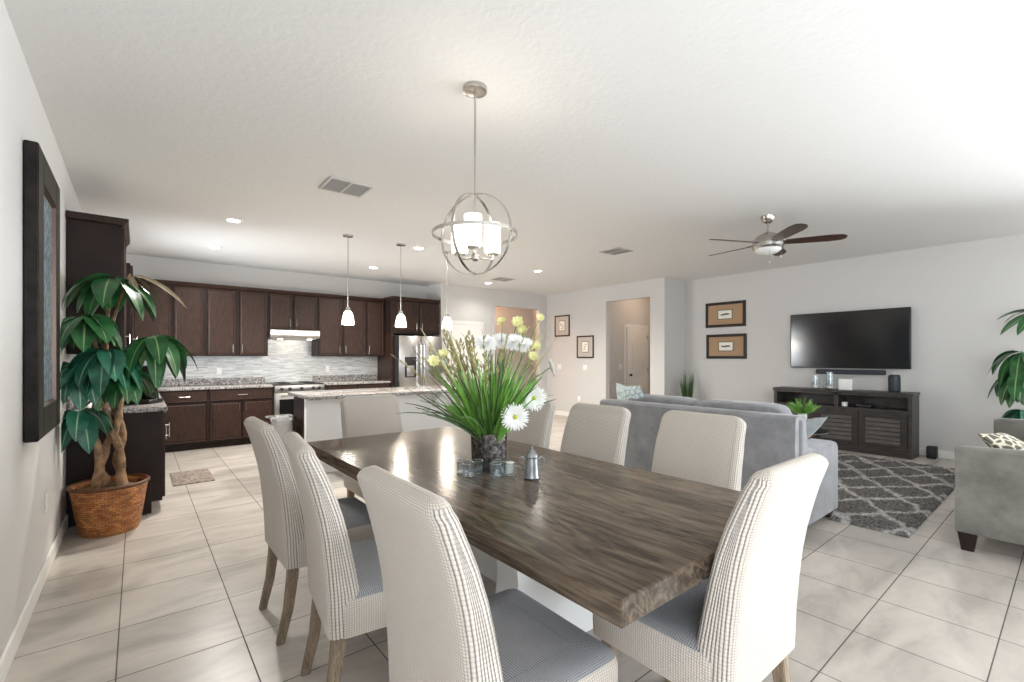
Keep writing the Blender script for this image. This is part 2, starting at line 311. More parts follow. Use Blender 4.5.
# ------------------------------------------------------------------ mesh builder
class MB:
    def __init__(s): s.v = []; s.f = []; s.uv = {}; s.X = Matrix.Identity(4)
    def av(s, p): s.v.append(s.X @ Vector(p)); return len(s.v)-1
    def af(s, idx, uv=None):
        s.f.append(tuple(idx))
        if uv: s.uv[len(s.f)-1] = uv
    def addbm(s, bm):
        bm.verts.index_update(); o = len(s.v)
        for v in bm.verts: s.v.append(s.X @ v.co)
        for f in bm.faces: s.f.append(tuple(o+v.index for v in f.verts))
        bm.free()
    def box(s, x0, x1, y0, y1, z0, z1, bev=0., seg=2):
        bm = bmesh.new(); bmesh.ops.create_cube(bm, size=1.)
        for v in bm.verts: v.co = Vector(((x0+x1)/2+v.co.x*(x1-x0), (y0+y1)/2+v.co.y*(y1-y0), (z0+z1)/2+v.co.z*(z1-z0)))
        if bev:
            bmesh.ops.bevel(bm, geom=list(bm.edges), offset=min(bev, .49*min(abs(x1-x0), abs(y1-y0), abs(z1-z0))), segments=seg, profile=.5, affect='EDGES')
        s.addbm(bm); return s
    def loft(s, rings, cap0=True, cap1=True, closed=True):
        n = len(rings[0]); ids = [[s.av(p) for p in r] for r in rings]
        us = [0.]; r0 = max(rings, key=lambda r: sum((Vector(r[k])-Vector(r[k-1])).length for k in range(n)))
        for k in range(n): us.append(us[-1]+(Vector(r0[(k+1) % n])-Vector(r0[k])).length)
        vs = [0.]
        for a, b in zip(rings, rings[1:]):
            vs.append(vs[-1]+max((Vector(p)-Vector(q)).length for p, q in zip(a, b)))
        for i in range(len(rings)-1):
            for k in range(n if closed else n-1):
                k2 = (k+1) % n
                s.af((ids[i][k], ids[i][k2], ids[i+1][k2], ids[i+1][k]), ((us[k], vs[i]), (us[k+1], vs[i]), (us[k+1], vs[i+1]), (us[k], vs[i+1])))
        for flag, ring, rev in ((cap0, 0, True), (cap1, -1, False)):
            if flag:
                c = sum((Vector(p) for p in rings[ring]), Vector())/n
                ci = s.av(c); pts = rings[ring]
                for k in range(n):
                    k2 = (k+1) % n; t = (ids[ring][k], ids[ring][k2], ci)
                    q = ((pts[k][0], pts[k][1]), (pts[k2][0], pts[k2][1]), (c[0], c[1]))
                    if rev: t = (t[1], t[0], t[2]); q = (q[1], q[0], q[2])
                    s.af(t, q)
        return s
    def tube(s, pts, r, n=8, cap=True):
        pts = [Vector(p) for p in pts]; rs = r if isinstance(r, (list, tuple)) else [r]*len(pts)
        rings = []; up = None
        for i, p in enumerate(pts):
            t = (pts[min(i+1, len(pts)-1)]-pts[max(i-1, 0)]).normalized()
            if up is None: up = Vector((0, 0, 1)) if abs(t.z) < .9 else Vector((1, 0, 0))
            a = (up-t*up.dot(t)).normalized(); up = a; b = t.cross(a)
            rings.append([p+(a*math.cos(2*PI*k/n)+b*math.sin(2*PI*k/n))*rs[i] for k in range(n)])
        return s.loft(rings, cap, cap)
    def lathe(s, prof, c=(0, 0, 0), n=24, cap0=True, cap1=True):
        return s.loft([[(c[0]+r*math.cos(2*PI*k/n), c[1]+r*math.sin(2*PI*k/n), c[2]+z) for k in range(n)] for r, z in prof], cap0, cap1)
    def ring(s, c, rad, r, axis_u, axis_v, n=48, m=8, flat=None):
        """closed hoop; flat=(radial half thickness, axial half width)"""
        c = Vector(c); u = Vector(axis_u).normalized(); v = Vector(axis_v).normalized(); w = u.cross(v)
        hr, hw = flat or (r, r); o = len(s.v)
        for i in range(n):
            a = 2*PI*i/n; d = u*math.cos(a)+v*math.sin(a)
            for k in range(m):
                q = 2*PI*(k+.5)/m; s.av(c+d*(rad+hr*math.cos(q))+w*hw*math.sin(q))
        for i in range(n):
            for k in range(m):
                s.af((o+i*m+k, o+i*m+(k+1) % m, o+((i+1) % n)*m+(k+1) % m, o+((i+1) % n)*m+k))
        return s
    def prism(s, poly, axis, a0, a1):
        def P(p, a): return [(a, p[0], p[1]), (p[0], a, p[1]), (p[0], p[1], a)][axis]
        n = len(poly); A = [s.av(P(p, a0)) for p in poly]; B = [s.av(P(p, a1)) for p in poly]
        for k in range(n): s.af((A[k], A[(k+1) % n], B[(k+1) % n], B[k]))
        s.af(A[::-1]); s.af(B); return s
    def ell(s, c, rx, ry, rz, n=16, m=10, p=1.):
        rings = []
        for i in range(1, m):
            t = PI*i/m; z = -math.cos(t); q = math.sin(t)
            rings.append([(c[0]+rx*q*math.cos(2*PI*k/n), c[1]+ry*q*math.sin(2*PI*k/n), c[2]+rz*z) for k in range(n)])
        return s.loft(rings)
    def leaf(s, base, d, L, W, droop=.6, fold=.25, n=7, up=Vector((0, 0, 1)), twist=0.):
        """one folded leaf that starts along d and bends down"""
        p = Vector(base); d = Vector(d).normalized(); ids = []
        side = d.cross(up)
        if side.length < .05: side = Vector((1, 0, 0))
        side.normalize()
        if twist: side = Matrix.Rotation(twist, 3, d) @ side
        for i in range(n+1):
            t = i/n; w = W*.5*(math.sin(PI*min(1, t**.75))**.8 if 0 < t < 1 else 0.)+.0015
            nrm = side.cross(d).normalized()
            row = []
            for k, u in enumerate((-1, -.5, 0, .5, 1)):
                row.append(s.av(p+side*w*u+nrm*abs(u)*w*fold))
            ids.append(row)
            d = (d+Vector((0, 0, -1))*droop/n).normalized(); side = (side-d*side.dot(d)).normalized()
            p = p+d*L/n
        for i in range(n):
            for k in range(4):
                s.af((ids[i][k], ids[i][k+1], ids[i+1][k+1], ids[i+1][k]), ((k/4, i/n), ((k+1)/4, i/n), ((k+1)/4, (i+1)/n), (k/4, (i+1)/n)))
        return s
    def build(s, name, mat, parent=None, smooth=35., loc=None, rz=0., kind=None, label=None):
        me = bpy.data.meshes.new(name); me.from_pydata([tuple(v) for v in s.v], [], s.f); me.update()
        if s.uv:
            ul = me.uv_layers.new(name='UVMap')
            for p in me.polygons:
                q = s.uv.get(p.index)
                if q:
                    for li, c in zip(p.loop_indices, q): ul.data[li].uv = c
        if smooth:
            me.polygons.foreach_set('use_smooth', [True]*len(me.polygons)); me.set_sharp_from_angle(angle=R(smooth))
        me.materials.append(M[mat] if isinstance(mat, str) else mat)
        o = bpy.data.objects.new(name, me); COL.objects.link(o)
        if parent: o.parent = parent
        if loc: o.location = loc
        if rz: o.rotation_euler = (0, 0, rz)
        if kind: o['kind'] = kind
        if label: o['label'] = label
        return o

def rrect(cx, cy, hx, hy, r, z, n=5):
    r = min(r, hx*.999, hy*.999); out = []
    for q, (sx, sy) in enumerate(((1, 1), (-1, 1), (-1, -1), (1, -1))):
        for k in range(n):
            a = q*PI/2+k*PI/2/(n-1)
            out.append((cx+sx*(hx-r)+r*math.cos(a), cy+sy*(hy-r)+r*math.sin(a), z))
    # subdivide straight runs so bends and textures stay even
    res = []
    for i, p in enumerate(out):
        q = out[(i+1) % len(out)]; res.append(p)
        if (i+1) % n == 0:
            for t in (.25, .5, .75): res.append(tuple(a+(b-a)*t for a, b in zip(p, q)))
    return res

def thing(name, label, cat, loc=(0, 0, 0), rz=0., group=None):
    o = bpy.data.objects.new(name, None); COL.objects.link(o); o.empty_display_size = .1
    o.location = loc; o.rotation_euler = (0, 0, rz); o['label'] = label; o['category'] = cat
    if group: o['group'] = group
    return o
def tag(o, label, cat, group=None, kind=None):
    o['label'] = label; o['category'] = cat
    if group: o['group'] = group
    if kind: o['kind'] = kind
    return o
def struct(name, mb, mat, smooth=0.):
    return mb.build(name, mat, None, smooth, kind='structure')
def dup(root, loc, rz, label, group=None):
    r = root.copy(); COL.objects.link(r); r.location = loc; r.rotation_euler = (0, 0, rz); r['label'] = label
    if group: r['group'] = group
    def rec(a, b):
        for ch in list(a.children):
            c = ch.copy(); COL.objects.link(c); c.parent = b; rec(ch, c)
    rec(root, r)
    return r

# ------------------------------------------------------------------ camera helpers (measured from the place)
F, YAW, CX, VH = 461., R(39.1), .44, 358.
SN, CS = math.sin(YAW), math.cos(YAW)
def at_y(u, v, Y):
    t = (u-512)/F; z = Y/(-t*SN+CS); r = t*z
    return Vector((CX+r*CS+z*SN, Y, CH-(v-VH)*z/F))
def at_x(u, v, X):
    t = (u-512)/F; z = (X-CX)/(t*CS+SN); r = t*z
    return Vector((X, -r*SN+z*CS, CH-(v-VH)*z/F))

# ------------------------------------------------------------------ setting
T = .12
struct('floor', MB().box(-.12, 10.6, -5.62, 9.7, -.1, 0), 'floor')
struct('ceiling', MB().box(-.12, 10.6, -5.62, 9.7, RH, RH+.1), 'ceil')
SY0, SY1, SZ0, SZ1 = -4.9, -1.2, .35, 2.40
LY0, LY1 = -3.3, -.25
KY0, KY1, KZ0, KZ1 = 6.48, 7.90, 1.08, 2.32
struct('wall_left', MB().box(-T, 0, -5.5, LY0, 0, RH).box(-T, 0, LY0, LY1, 0, SZ0).box(-T, 0, LY0, LY1, SZ1, RH).box(-T, 0, LY1, KY0, 0, RH).box(-T, 0, KY0, KY1, 0, KZ0).box(-T, 0, KY0, KY1, KZ1, RH).box(-T, 0, KY1, 8.82, 0, RH), 'wall')
struct('wall_kitchen', MB().box(0, 5.18, 8.7, 8.82, 0, RH), 'wall')
struct('wall_alcove', MB().box(5.18, 5.30, 8.1, 8.82, 0, RH), 'wall')
OX0, OX1, OZ = 6.55, 7.86, 2.49
struct('wall_pantry', MB().box(5.30, OX0, 8.1, 8.22, 0, RH).box(OX0, OX1, 8.1, 8.22, OZ, RH).box(OX1, 8.1, 8.1, 8.22, 0, RH), 'wall')
PY0, PY1, PZ = 5.21, 6.29, 2.525
struct('wall_hall', MB().box(8.1, 8.22, 4.9, PY0, 0, RH).box(8.1, 8.22, PY0, PY1, PZ, RH).box(8.1, 8.22, PY1, 8.22, 0, RH), 'wall')
struct('wall_return', MB().box(8.22, 8.92, 4.9, 5.02, 0, RH), 'wall')
struct('wall_right', MB().box(8.8, 8.92, -5.5, SY0, 0, RH).box(8.8, 8.92, SY0, SY1, 0, SZ0).box(8.8, 8.92, SY0, SY1, SZ1, RH).box(8.8, 8.92, SY1, 4.9, 0, RH), 'wall')
WX0, WX1, WZ = .35, 6.75, 2.50
struct('wall_back', MB().box(-T, WX0, -5.62, -5.5, 0, RH).box(WX0, WX1, -5.62, -5.5, WZ, RH).box(WX1, 8.92, -5.62, -5.5, 0, RH), 'wall')
struct('wall_passage_end', MB().box(5.4, 8.92, 9.4, 9.52, 0, RH), 'wall')
struct('wall_passage_side', MB().box(8.8, 8.92, 8.22, 9.4, 0, RH), 'wall')
struct('wall_passage_near', MB().box(5.30, 5.42, 8.22, 9.4, 0, RH), 'wall')
struct('wall_side_hall', MB().box(8.22, 10.5, 6.5, 6.62, 0, RH), 'wall')
struct('wall_side_hall_near', MB().box(8.92, 10.5, 4.95, 5.07, 0, RH), 'wall')
struct('wall_side_hall_end', MB().box(10.4, 10.5, 5.07, 6.5, 0, RH), 'wall')
bh, bt = .105, .014
struct('baseboard_left', MB().box(0, bt, -5.5, 5.04, 0, bh, .004), 'base')
struct('baseboard_pantry', MB().box(5.30, 5.36, 8.1-bt, 8.1, 0, bh).box(6.21, OX0, 8.1-bt, 8.1, 0, bh, .004).box(OX1, 8.1, 8.1-bt, 8.1, 0, bh, .004), 'base')
struct('baseboard_hall', MB().box(8.1-bt, 8.1, 4.9-bt, PY0, 0, bh, .004).box(8.1-bt, 8.1, PY1, 8.1-bt, 0, bh, .004), 'base')
struct('baseboard_return', MB().box(8.1-bt, 8.8-bt, 4.9-bt, 4.9, 0, bh, .004), 'base')
struct('baseboard_right', MB().box(8.8-bt, 8.8, -5.5, 4.9-bt, 0, bh, .004), 'base')
struct('baseboard_passage', MB().box(5.42, 8.8, 9.4-bt, 9.4, 0, bh, .004), 'base')
# unseen sliding door opening added behind the photographer to let daylight in
f = MB()
for x in (WX0, WX0+1.45, WX1-1.45, WX1-.06): f.box(x, x+.06, -5.60, -5.52, 0, WZ)
f.box(WX0, WX1, -5.60, -5.52, WZ-.06, WZ).box(WX0, WX1, -5.60, -5.52, 0, .04)
struct('added_window_1', f, 'base')
f = MB()
for y in (LY0, (LY0+LY1)/2-.03, LY1-.06): f.box(-.10, -.03, y, y+.06, SZ0, SZ1)
f.box(-.10, -.03, LY0, LY1, SZ1-.06, SZ1).box(-.10, .02, LY0, LY1, SZ0-.0, SZ0+.05)
struct('added_window_2', f, 'base')  # unseen side opening, added to brighten the chair backs and fronts
f = MB()
for y in (SY0, (SY0+SY1)/2-.03, SY1-.06): f.box(8.83, 8.90, y, y+.06, SZ0, SZ1)
f.box(8.83, 8.90, SY0, SY1, SZ1-.06, SZ1).box(8.78, 8.90, SY0, SY1, SZ0, SZ0+.05)
struct('added_window_3', f, 'base')  # unseen opening added to throw light onto the left wall
f = MB()
for y in (KY0, (KY0+KY1)/2-.02, KY1-.05): f.box(-.09, -.04, y, y+.05, KZ0, KZ1)
f.box(-.09, -.04, KY0, KY1, KZ1-.05, KZ1).box(-.10, .01, KY0, KY1, KZ0, KZ0+.04)
struct('added_window_4', f, 'base')  # unseen opening added to lift the kitchen and its ceiling

def panel_door(name, w, h, knob_right=False):
    """white two panel arched door slab in local x 0..w, front at y=0 facing -y"""
    mb = MB().box(0, w, 0, .04, 0, h)
    def arch(x0, x1, z0, z1, rise):
        n = 10; pts = [(x0, z0), (x1, z0), (x1, z1)]
        for i in range(1, n): 
            t = i/n; pts.append((x1+(x0-x1)*t, z1+rise*math.sin(PI*t)**1.5))
        pts.append((x0, z1)); return pts
    e = .12
    for (z0, z1, rs) in ((.98, h-.30, .12), (.22, .84, 0)):
        mb.prism(arch(e, w-e, z0, z1, rs), 1, -.006, 0); mb.prism(arch(e+.05, w-e-.05, z0+.05, z1-.05, rs*.8), 1, -.014, -.006)
    return mb
def casing(w, h, cw=.07):
    return MB().box(-cw, 0, -.018, .0, 0, h+cw, .004).box(w, w+cw, -.018, .0, 0, h+cw, .004).box(0, w, -.018, .0, h, h+cw, .004)
d1 = panel_door('d', .74, 2.03).build('door_1', 'base', None, 30, loc=(5.41, 8.055, .004), kind='structure')
cs_ = casing(.76, 2.04).build('door_casing', 'base', d1, 0); cs_.location = (-.01, .045, -.004)
kb = MB().lathe([(.012, 0), (.012, .03), (.028, .04), (.03, .055), (.02, .068)]); kn = kb.build('door_handle', 'brownknob', d1); kn.rotation_euler = (R(90), 0, 0); kn.location = (.66, 0, .95)
d2 = panel_door('d', .76, 2.03).build('door_2', 'base', None, 30, loc=(9.06, 6.458, .004), kind='structure')
cs_ = casing(.78, 2.04).build('door_casing', 'base', d2, 0); cs_.location = (-.01, .042, -.004)
kn2 = kb.build('door_handle', 'brownknob', d2); kn2.rotation_euler = (R(90), 0, 0); kn2.location = (.075, 0, .95)
hg = MB()
for z in (.25, 1.0, 1.78): hg.box(.745, .765, -.012, 0, z, z+.09)
hg.build('hinge', 'steel', d2, 0)
struct('trim_granite_upstand', MB().box(.66, 2.115, 8.675, 8.70, .9175, 1.02, .003).box(2.885, 4.085, 8.675, 8.70, .9175, 1.02, .003).box(.0, .025, 5.06, 8.675, .9175, 1.02, .003), 'granite')
struct('wall_backsplash', MB().box(.37, 2.10, 8.69, 8.70, 1.02, 1.372).box(2.10, 2.88, 8.69, 8.70, .93, 1.75).box(2.88, 4.09, 8.69, 8.70, 1.02, 1.372), 'mosaic')

# ------------------------------------------------------------------ dining table
tx0, tx1, ty0, ty1 = 1.34, 2.48, .69, 3.36
t = thing('dining_table', 'long rustic brown wood dining table with flower centrepiece on top', 'table', ((tx0+tx1)/2, (ty0+ty1)/2, 0))
hw, hl = (tx1-tx0)/2, (ty1-ty0)/2
MB().box(-hw, hw, -hl, hl, .688, .76, .004, 1).build('tabletop', 'table', t)
for k, yy in enumerate((-.43, .43)):
    pr = [(-.30, 0), (.30, 0), (.30, .06), (.25, .10), (.215, .22), (.20, .36), (.215, .52), (.27, .66), (.30, .69), (-.30, .69), (-.27, .66), (-.215, .52), (-.20, .36), (-.215, .22), (-.25, .10), (-.30, .06)]
    MB().prism(pr, 1, yy-.075, yy+.075).build('pedestal', 'island', t, 40, label='white painted pedestal')
MB().box(-.06, .06, -.355, .355, .20, .32, .005).build('stretcher', 'island', t, label='white painted stretcher')
TOP = .76

# ------------------------------------------------------------------ chairs
def make_chair(label):
    t = thing('dining_chair', label, 'chair', group='slipcovered dining chairs around the table')
    hw = .246
    prof = [(.355, 0, .12), (.40, -.002, .12), (.50, -.006, .115), (.60, -.014, .105), (.70, -.025, .096), (.78, -.039, .090), (.86, -.058, .083), (.92, -.075, .077), (.985, -.097, .070)]
    rings = []
    for z, xe, th in prof:
        w = hw*(1.0 if z < .9 else .985)
        rings.append(rrect(xe+th/2, 0, th/2, w, .032, z))
    for dz, ins, iw in ((1.0, .002, .007), (1.014, .006, .018), (1.025, .014, .034), (1.033, .030, .060)):
        rings.append(rrect(-.107+(.070/2)+.003, 0, .035-ins*.85, hw*.985-iw, .03-ins*.5, dz))
    bo = MB().loft(rings).build('backrest', 'waffle', t, 50)
    bo.data.materials.append(M['waffle_side'])
    for pl in bo.data.polygons:
        if abs(pl.normal.y) > .62: pl.material_index = 1
    rings = []
    for z, x0, x1, ins in ((.352, .03, .505, 0), (.40, .03, .508, 0), (.455, .03, .508, 0), (.482, .03, .502, .004), (.497, .03, .488, .016), (.505, .03, .462, .04), (.509, .05, .40, .09)):
        rings.append(rrect((x0+x1)/2, 0, (x1-x0)/2, hw+.004-ins, .035, z))
    so = MB().loft(rings).build('seat', 'waffle', t, 50); so.data.materials.append(M['waffle_seat'])
    for pl in so.data.polygons:
        if pl.normal.z > .6: pl.material_index = 1
    for sx, sy in ((0, 1), (0, -1), (1, 1), (1, -1)):
        pts = [(.045, .40, .024), (.038, .30, .023), (.020, .15, .020), (-.015, 0, .017)] if sx == 0 else [(.455, .40, .024), (.455, .2, .022), (.457, 0, .017)]
        MB().loft([rrect(x, sy*(.195+.0*(.4-z)), h, h, .004, z, 2) for x, z, h in reversed(pts)]).build('leg', 'oak', t, 30)
    return t
CHS = [(.975, 2.56, 0, 'beige slipcovered chair on the wall side of the table, farthest from the camera'),
       (.985, 1.88, -7, 'beige slipcovered chair second from the camera on the wall side of the table'),
       (1.025, 1.09, -1, 'beige slipcovered chair nearest the camera, its quilted seat in full view'),
       (2.82, 1.33, 180, 'cream slipcovered chair on the sofa side nearest the table corner'),
       (2.72, 1.98, 180, 'cream slipcovered chair on the sofa side in the middle, below the wall pictures'),
       (2.68, 2.60, 180, 'cream slipcovered chair on the sofa side mostly hidden by the flowers'),
       (1.92, 3.60, -90, 'taupe slipcovered chair at the far table end before the island'),
       (1.955, .61, 90, 'cream slipcovered chair at the near table end with bright ribbed back')]
base = make_chair(CHS[0][3])
for i, (x, y, a, lab) in enumerate(CHS):
    if i == 0: base.location = (x, y, 0); base.rotation_euler = (0, 0, R(a))
    else: dup(base, (x, y, 0), R(a), lab)

# ------------------------------------------------------------------ kitchen cabinets (front at local y=0 facing -y, body behind)
def door_mb(x0, x1, z0, z1, rail=.058):
    bm = bmesh.new(); y0, y1 = -.02, 0.
    v = [bm.verts.new(p) for p in ((x0, y0, z0), (x1, y0, z0), (x1, y0, z1), (x0, y0, z1), (x0, y1, z0), (x1, y1, z0), (x1, y1, z1), (x0, y1, z1))]
    fr = bm.faces.new((v[0], v[1], v[2], v[3]))
    for a, b in ((0, 1), (1, 2), (2, 3), (3, 0)): bm.faces.new((v[a], v[a+4], v[b+4], v[b]))
    bm.faces.new((v[7], v[6], v[5], v[4]))
    if rail:
        bmesh.ops.inset_region(bm, faces=[fr], thickness=rail, depth=0.)
        bmesh.ops.inset_region(bm, faces=[fr], thickness=.010, depth=-.011)
        bmesh.ops.inset_region(bm, faces=[fr], thickness=.022, depth=0.)
        bmesh.ops.inset_region(bm, faces=[fr], thickness=.014, depth=.006)
    else:
        bmesh.ops.inset_region(bm, faces=[fr], thickness=.018, depth=.0); bmesh.ops.inset_region(bm, faces=[fr], thickness=.006, depth=-.004)
    m = MB(); m.addbm(bm); return m
def handle(parent, x, z, vert=True, L=.13):
    d = (0, 0, 1) if vert else (1, 0, 0); m = MB(); c = Vector((x, -.05, z)); d = Vector(d)
    m.tube([c-d*L/2, c+d*L/2], .0055, 8)
    for s in (-1, 1): m.tube([c+d*s*L*.36, c+d*s*L*.36+Vector((0, .031, 0))], .0045, 6)
    return m.build('handle', 'nickel', parent)
def cabinet(name, label, loc, rz, w, d, z0, z1, doors=(), drawers=(), crown=0., toe=0., group=None, crown_l=0., crown_r=0., mat='espresso'):
    t = thing(name, label, 'cabinet', loc, rz, group)
    b = MB()
    if toe: b.box(0, w, 0, d, z0+toe, z1).box(0, w, .075, d, z0, z0+toe)
    else: b.box(0, w, 0, d, z0, z1)
    b.build('body', 'esp_dark', t, 0)
    for (x0, x1, a, c, hx, hz) in doors:
        dr = door_mb(x0, x1, a, c).build('door', mat, t, 0)
        if hx is not None: handle(dr, hx, hz)
    for (x0, x1, a, c) in drawers:
        dr = door_mb(x0, x1, a, c, 0).build('drawer', mat, t, 0); handle(dr, (x0+x1)/2, (a+c)/2, False)
    if crown:
        cr = MB(); pr = [(0., z1), (0., z1-.012), (-.022, z1-.004), (-.030, z1+.012), (-.046, z1+.030), (-.050, z1+crown), (d, z1+crown), (d, z1)]
        cr.prism(pr, 0, -crown_l, w+crown_r); cr.build('crown_molding', 'espresso', t, 0)
    return t
GU, GB = 'upper kitchen cabinets', 'lower kitchen cabinets'
UB, UT = 1.372, 2.42
FY = 8.37
cabinet('upper_cabinet', 'dark upper cabinet in the kitchen corner, half behind the plant', (.36, FY, 0), 0, .48, .328, UB, UT, [(.02, .46, UB+.015, UT-.02, .05, UB+.12)], crown=.045, group=GU)
cabinet('upper_cabinet', 'narrow dark single-door upper cabinet beside the corner cabinet', (.84, FY, 0), 0, .405, .328, UB, UT, [(.015, .375, UB+.015, UT-.02, .04, UB+.12)], crown=.045, group=GU)
cabinet('upper_cabinet', 'dark double-door upper cabinet directly beside the range hood, toward the plant', (1.245, FY, 0), 0, .852, .328, UB, UT, [(.017, .39, UB+.015, UT-.02, .355, UB+.12), (.445, .832, UB+.015, UT-.02, .48, UB+.12)], crown=.045, group=GU)
cabinet('upper_cabinet', 'short dark double-door cabinet above the range hood', (2.097, FY, 0), 0, .77, .328, 1.80, UT, [(.02, .365, 1.83, UT-.02, .33, 1.93), (.395, .75, 1.83, UT-.02, .43, 1.93)], crown=.045, group=GU)
cabinet('upper_cabinet', 'narrow dark single-door upper cabinet between the hood and the double cabinet', (2.867, FY, 0), 0, .435, .328, UB, UT, [(.025, .415, UB+.015, UT-.02, .38, UB+.12)], crown=.045, group=GU)
cabinet('upper_cabinet', 'dark double-door upper cabinet next to the refrigerator surround', (3.302, FY, 0), 0, .786, .328, UB, UT, [(.018, .41, UB+.015, UT-.02, .05, UB+.12), (.45, .765, UB+.015, UT-.02, .485, UB+.12)], crown=.045, group=GU)
fc = cabinet('upper_cabinet', 'deep dark double-door cabinet over the refrigerator', (4.10, 8.06, 0), 0, 1.02, .635, 1.80, UT+.02, [(.10, .54, 1.84, UT-.01, .50, 1.94), (.575, .99, 1.84, UT-.01, .615, 1.94)], crown=.05, group=GU, crown_l=.0)
MB().box(0, .045, .0, .635, 0, 1.80).build('side_panel', 'espresso', fc, 0)
BT = .877
cabinet('base_cabinet', 'dark lower cabinet with one drawer beside the kitchen corner', (.66, 8.08, 0), 0, .592, .61, 0, BT, [(.03, .57, .125, .685, .535, .60)], [(.03, .57, .71, .86)], toe=.10, group=GB)
cabinet('base_cabinet', 'dark lower cabinet with a wide drawer beside the range', (1.252, 8.08, 0), 0, .863, .61, 0, BT, [(.02, .425, .125, .685, .39, .60), (.44, .845, .125, .685, .475, .60)], [(.02, .845, .71, .86)], toe=.10, group=GB)
cabinet('base_cabinet', 'dark lower cabinet behind the island between range and refrigerator', (2.885, 8.08, 0), 0, 1.20, .61, 0, BT, [(.02, .59, .125, .685, .55, .60), (.61, 1.18, .125, .685, .65, .60)], [(.02, .59, .71, .86), (.61, 1.18, .71, .86)], toe=.10, group=GB)
# run along the left wall: front faces +x  (local x -> world y)
cabinet('base_cabinet', 'dark lower cabinet end panel beside the wicker plant basket', (.61, 5.05, 0), R(90), .60, .605, 0, BT, [(.02, .58, .125, .86, .06, .70)], toe=.10, group=GB)
cabinet('base_cabinet', 'dark lower corner cabinet run along the wall behind the plant', (.61, 5.65, 0), R(90), 2.41, .605, 0, BT, [(.02, .6, .125, .685, .05, .6), (.62, 1.2, .125, .685, .66, .6), (1.22, 1.8, .125, .685, 1.26, .6)], [(.02, .6, .71, .86), (.62, 1.2, .71, .86), (1.22, 1.8, .71, .86)], toe=.10, group=GB)
cabinet('upper_cabinet', 'tall dark upper cabinet with crown molding mounted beside the framed wall panel', (.335, 5.05, 0), R(90), .93, .33, UB, 2.445, [(.02, .455, UB+.015, 2.42, .42, UB+.12), (.475, .91, UB+.015, 2.42, .51, UB+.12)], crown=.055, group=GU, crown_l=.04)
cabinet('upper_cabinet', 'shorter dark upper cabinet on the wall beyond the tall crowned one', (.385, 5.99, 0), R(90), .46, .3849, UB, 2.29, [(.02, .44, UB+.015, 2.27, .26, UB+.12)], group=GU)
# worktops
def slab(name, boxes, label, group=None):
    m = MB()
    for b in boxes: m.box(*b, .005, 2)
    return tag(m.build(name, 'granite', None), label, 'countertop', group)
slab('countertop', [(.0, .645, 5.025, 8.04, .877, .917), (.0, 2.115, 8.04, 8.70, .877, .917)], 'grey speckled granite countertop around the kitchen corner behind the plant')
slab('countertop', [(2.885, 4.085, 8.04, 8.70, .877, .917)], 'grey speckled granite countertop between the range and the refrigerator')
slab('countertop', [(1.90, 4.45, 5.28, 6.26, .877, .917)], 'grey speckled granite island countertop with breakfast overhang')

# ------------------------------------------------------------------ island
t = thing('kitchen_island', 'white panelled kitchen island under a granite top behind the dining table', 'island', (1.94, 5.56, 0))
MB().box(0, 2.47, 0, .10, 0, .877).box(-.006, .07, -.012, 0, 0, .877).box(2.40, 2.476, -.012, 0, 0, .877).box(.07, 2.40, -.012, 0, 0, .11, .003).box(.07, 2.40, -.010, 0, .80, .877).build('front_panel', 'island', t, 0)
MB().box(.02, 2.45, .10, .64, .10, .877).box(.02, 2.45, .10, .58, 0, .10).build('cabinet_body', 'esp_dark', t, 0, label='dark brown cabinet side')
for x in (.50, 1.62):
    pr = [(0, .877), (-.23, .877), (-.23, .84), (-.19, .825), (-.12, .80), (-.06, .74), (-.045, .69), (-.02, .665), (0, .66)]
    MB().prism([(y-.012, z) for y, z in pr], 0, x, x+.05).build('corbel', 'island', t, 30)

# ------------------------------------------------------------------ range, hood, fridge, bin
t = thing('range_oven', 'stainless steel range oven standing between the lower cabinets', 'oven', (2.12, 8.04, 0))
MB().box(0, .76, 0, .64, .05, .90).box(.02, .74, .06, .6, 0, .05).build('body', 'steel', t, 0)
MB().box(0, .76, -.01, .64, .90, .92, .003).build('cooktop', 'black', t)
MB().box(.0, .76, -.045, 0, .79, .90, .006).build('control_panel', 'steel', t)
od = MB().box(.01, .75, -.035, 0, .22, .78, .006).build('oven_door', 'steel', t)
MB().box(.07, .69, -.04, -.035, .34, .68).build('oven_window', 'oven', od, 0)
MB().tube([(.08, -.085, .735), (.68, -.085, .735)], .011, 10).tube([(.10, -.085, .735), (.10, -.035, .735)], .008, 6).tube([(.66, -.085, .735), (.66, -.035, .735)], .008, 6).build('handle', 'chrome', od)
MB().box(.01, .75, -.03, 0, .06, .21, .005).build('drawer', 'steel', t)
for x in (.10, .22, .40, .58, .67):
    k = MB().lathe([(.026, 0), (.026, .012), (.019, .016), (.017, .035), (.012, .038)], n=16).build('knob', 'black', t); k.location = (x, -.045, .845); k.rotation_euler = (R(90), 0, 0)
for x in (.19, .57):
    for y in (.17, .46): MB().ring((x, y, .925), .09, .006, (1, 0, 0), (0, 1, 0), 24, 6).build('burner', 'black_soft', t)
t = thing('range_hood', 'slim stainless under-cabinet range hood above the oven', 'hood', (2.10, 8.19, 1.655))
MB().prism([(.0, .06), (.02, .02), (.50, .0), (.50, .143), (.0, .143)], 0, 0, .765).build('hood_body', 'steel', t, 0)
MB().box(.05, .715, .05, .45, .002, .012).build('filter', 'vent', t, 0)
for x in (.14, .60): MB().box(x, x+.06, .10, .16, -.004, .010, .002).build('hood_lamp', 'bulb', t, 0)
t = thing('refrigerator', 'stainless steel french-door refrigerator with ice dispenser beside the pantry wall', 'refrigerator', (4.165, 7.86, 0))
W = .90
MB().box(0, W, .07, .82, .02, 1.76).build('body', 'black_soft', t, 0)
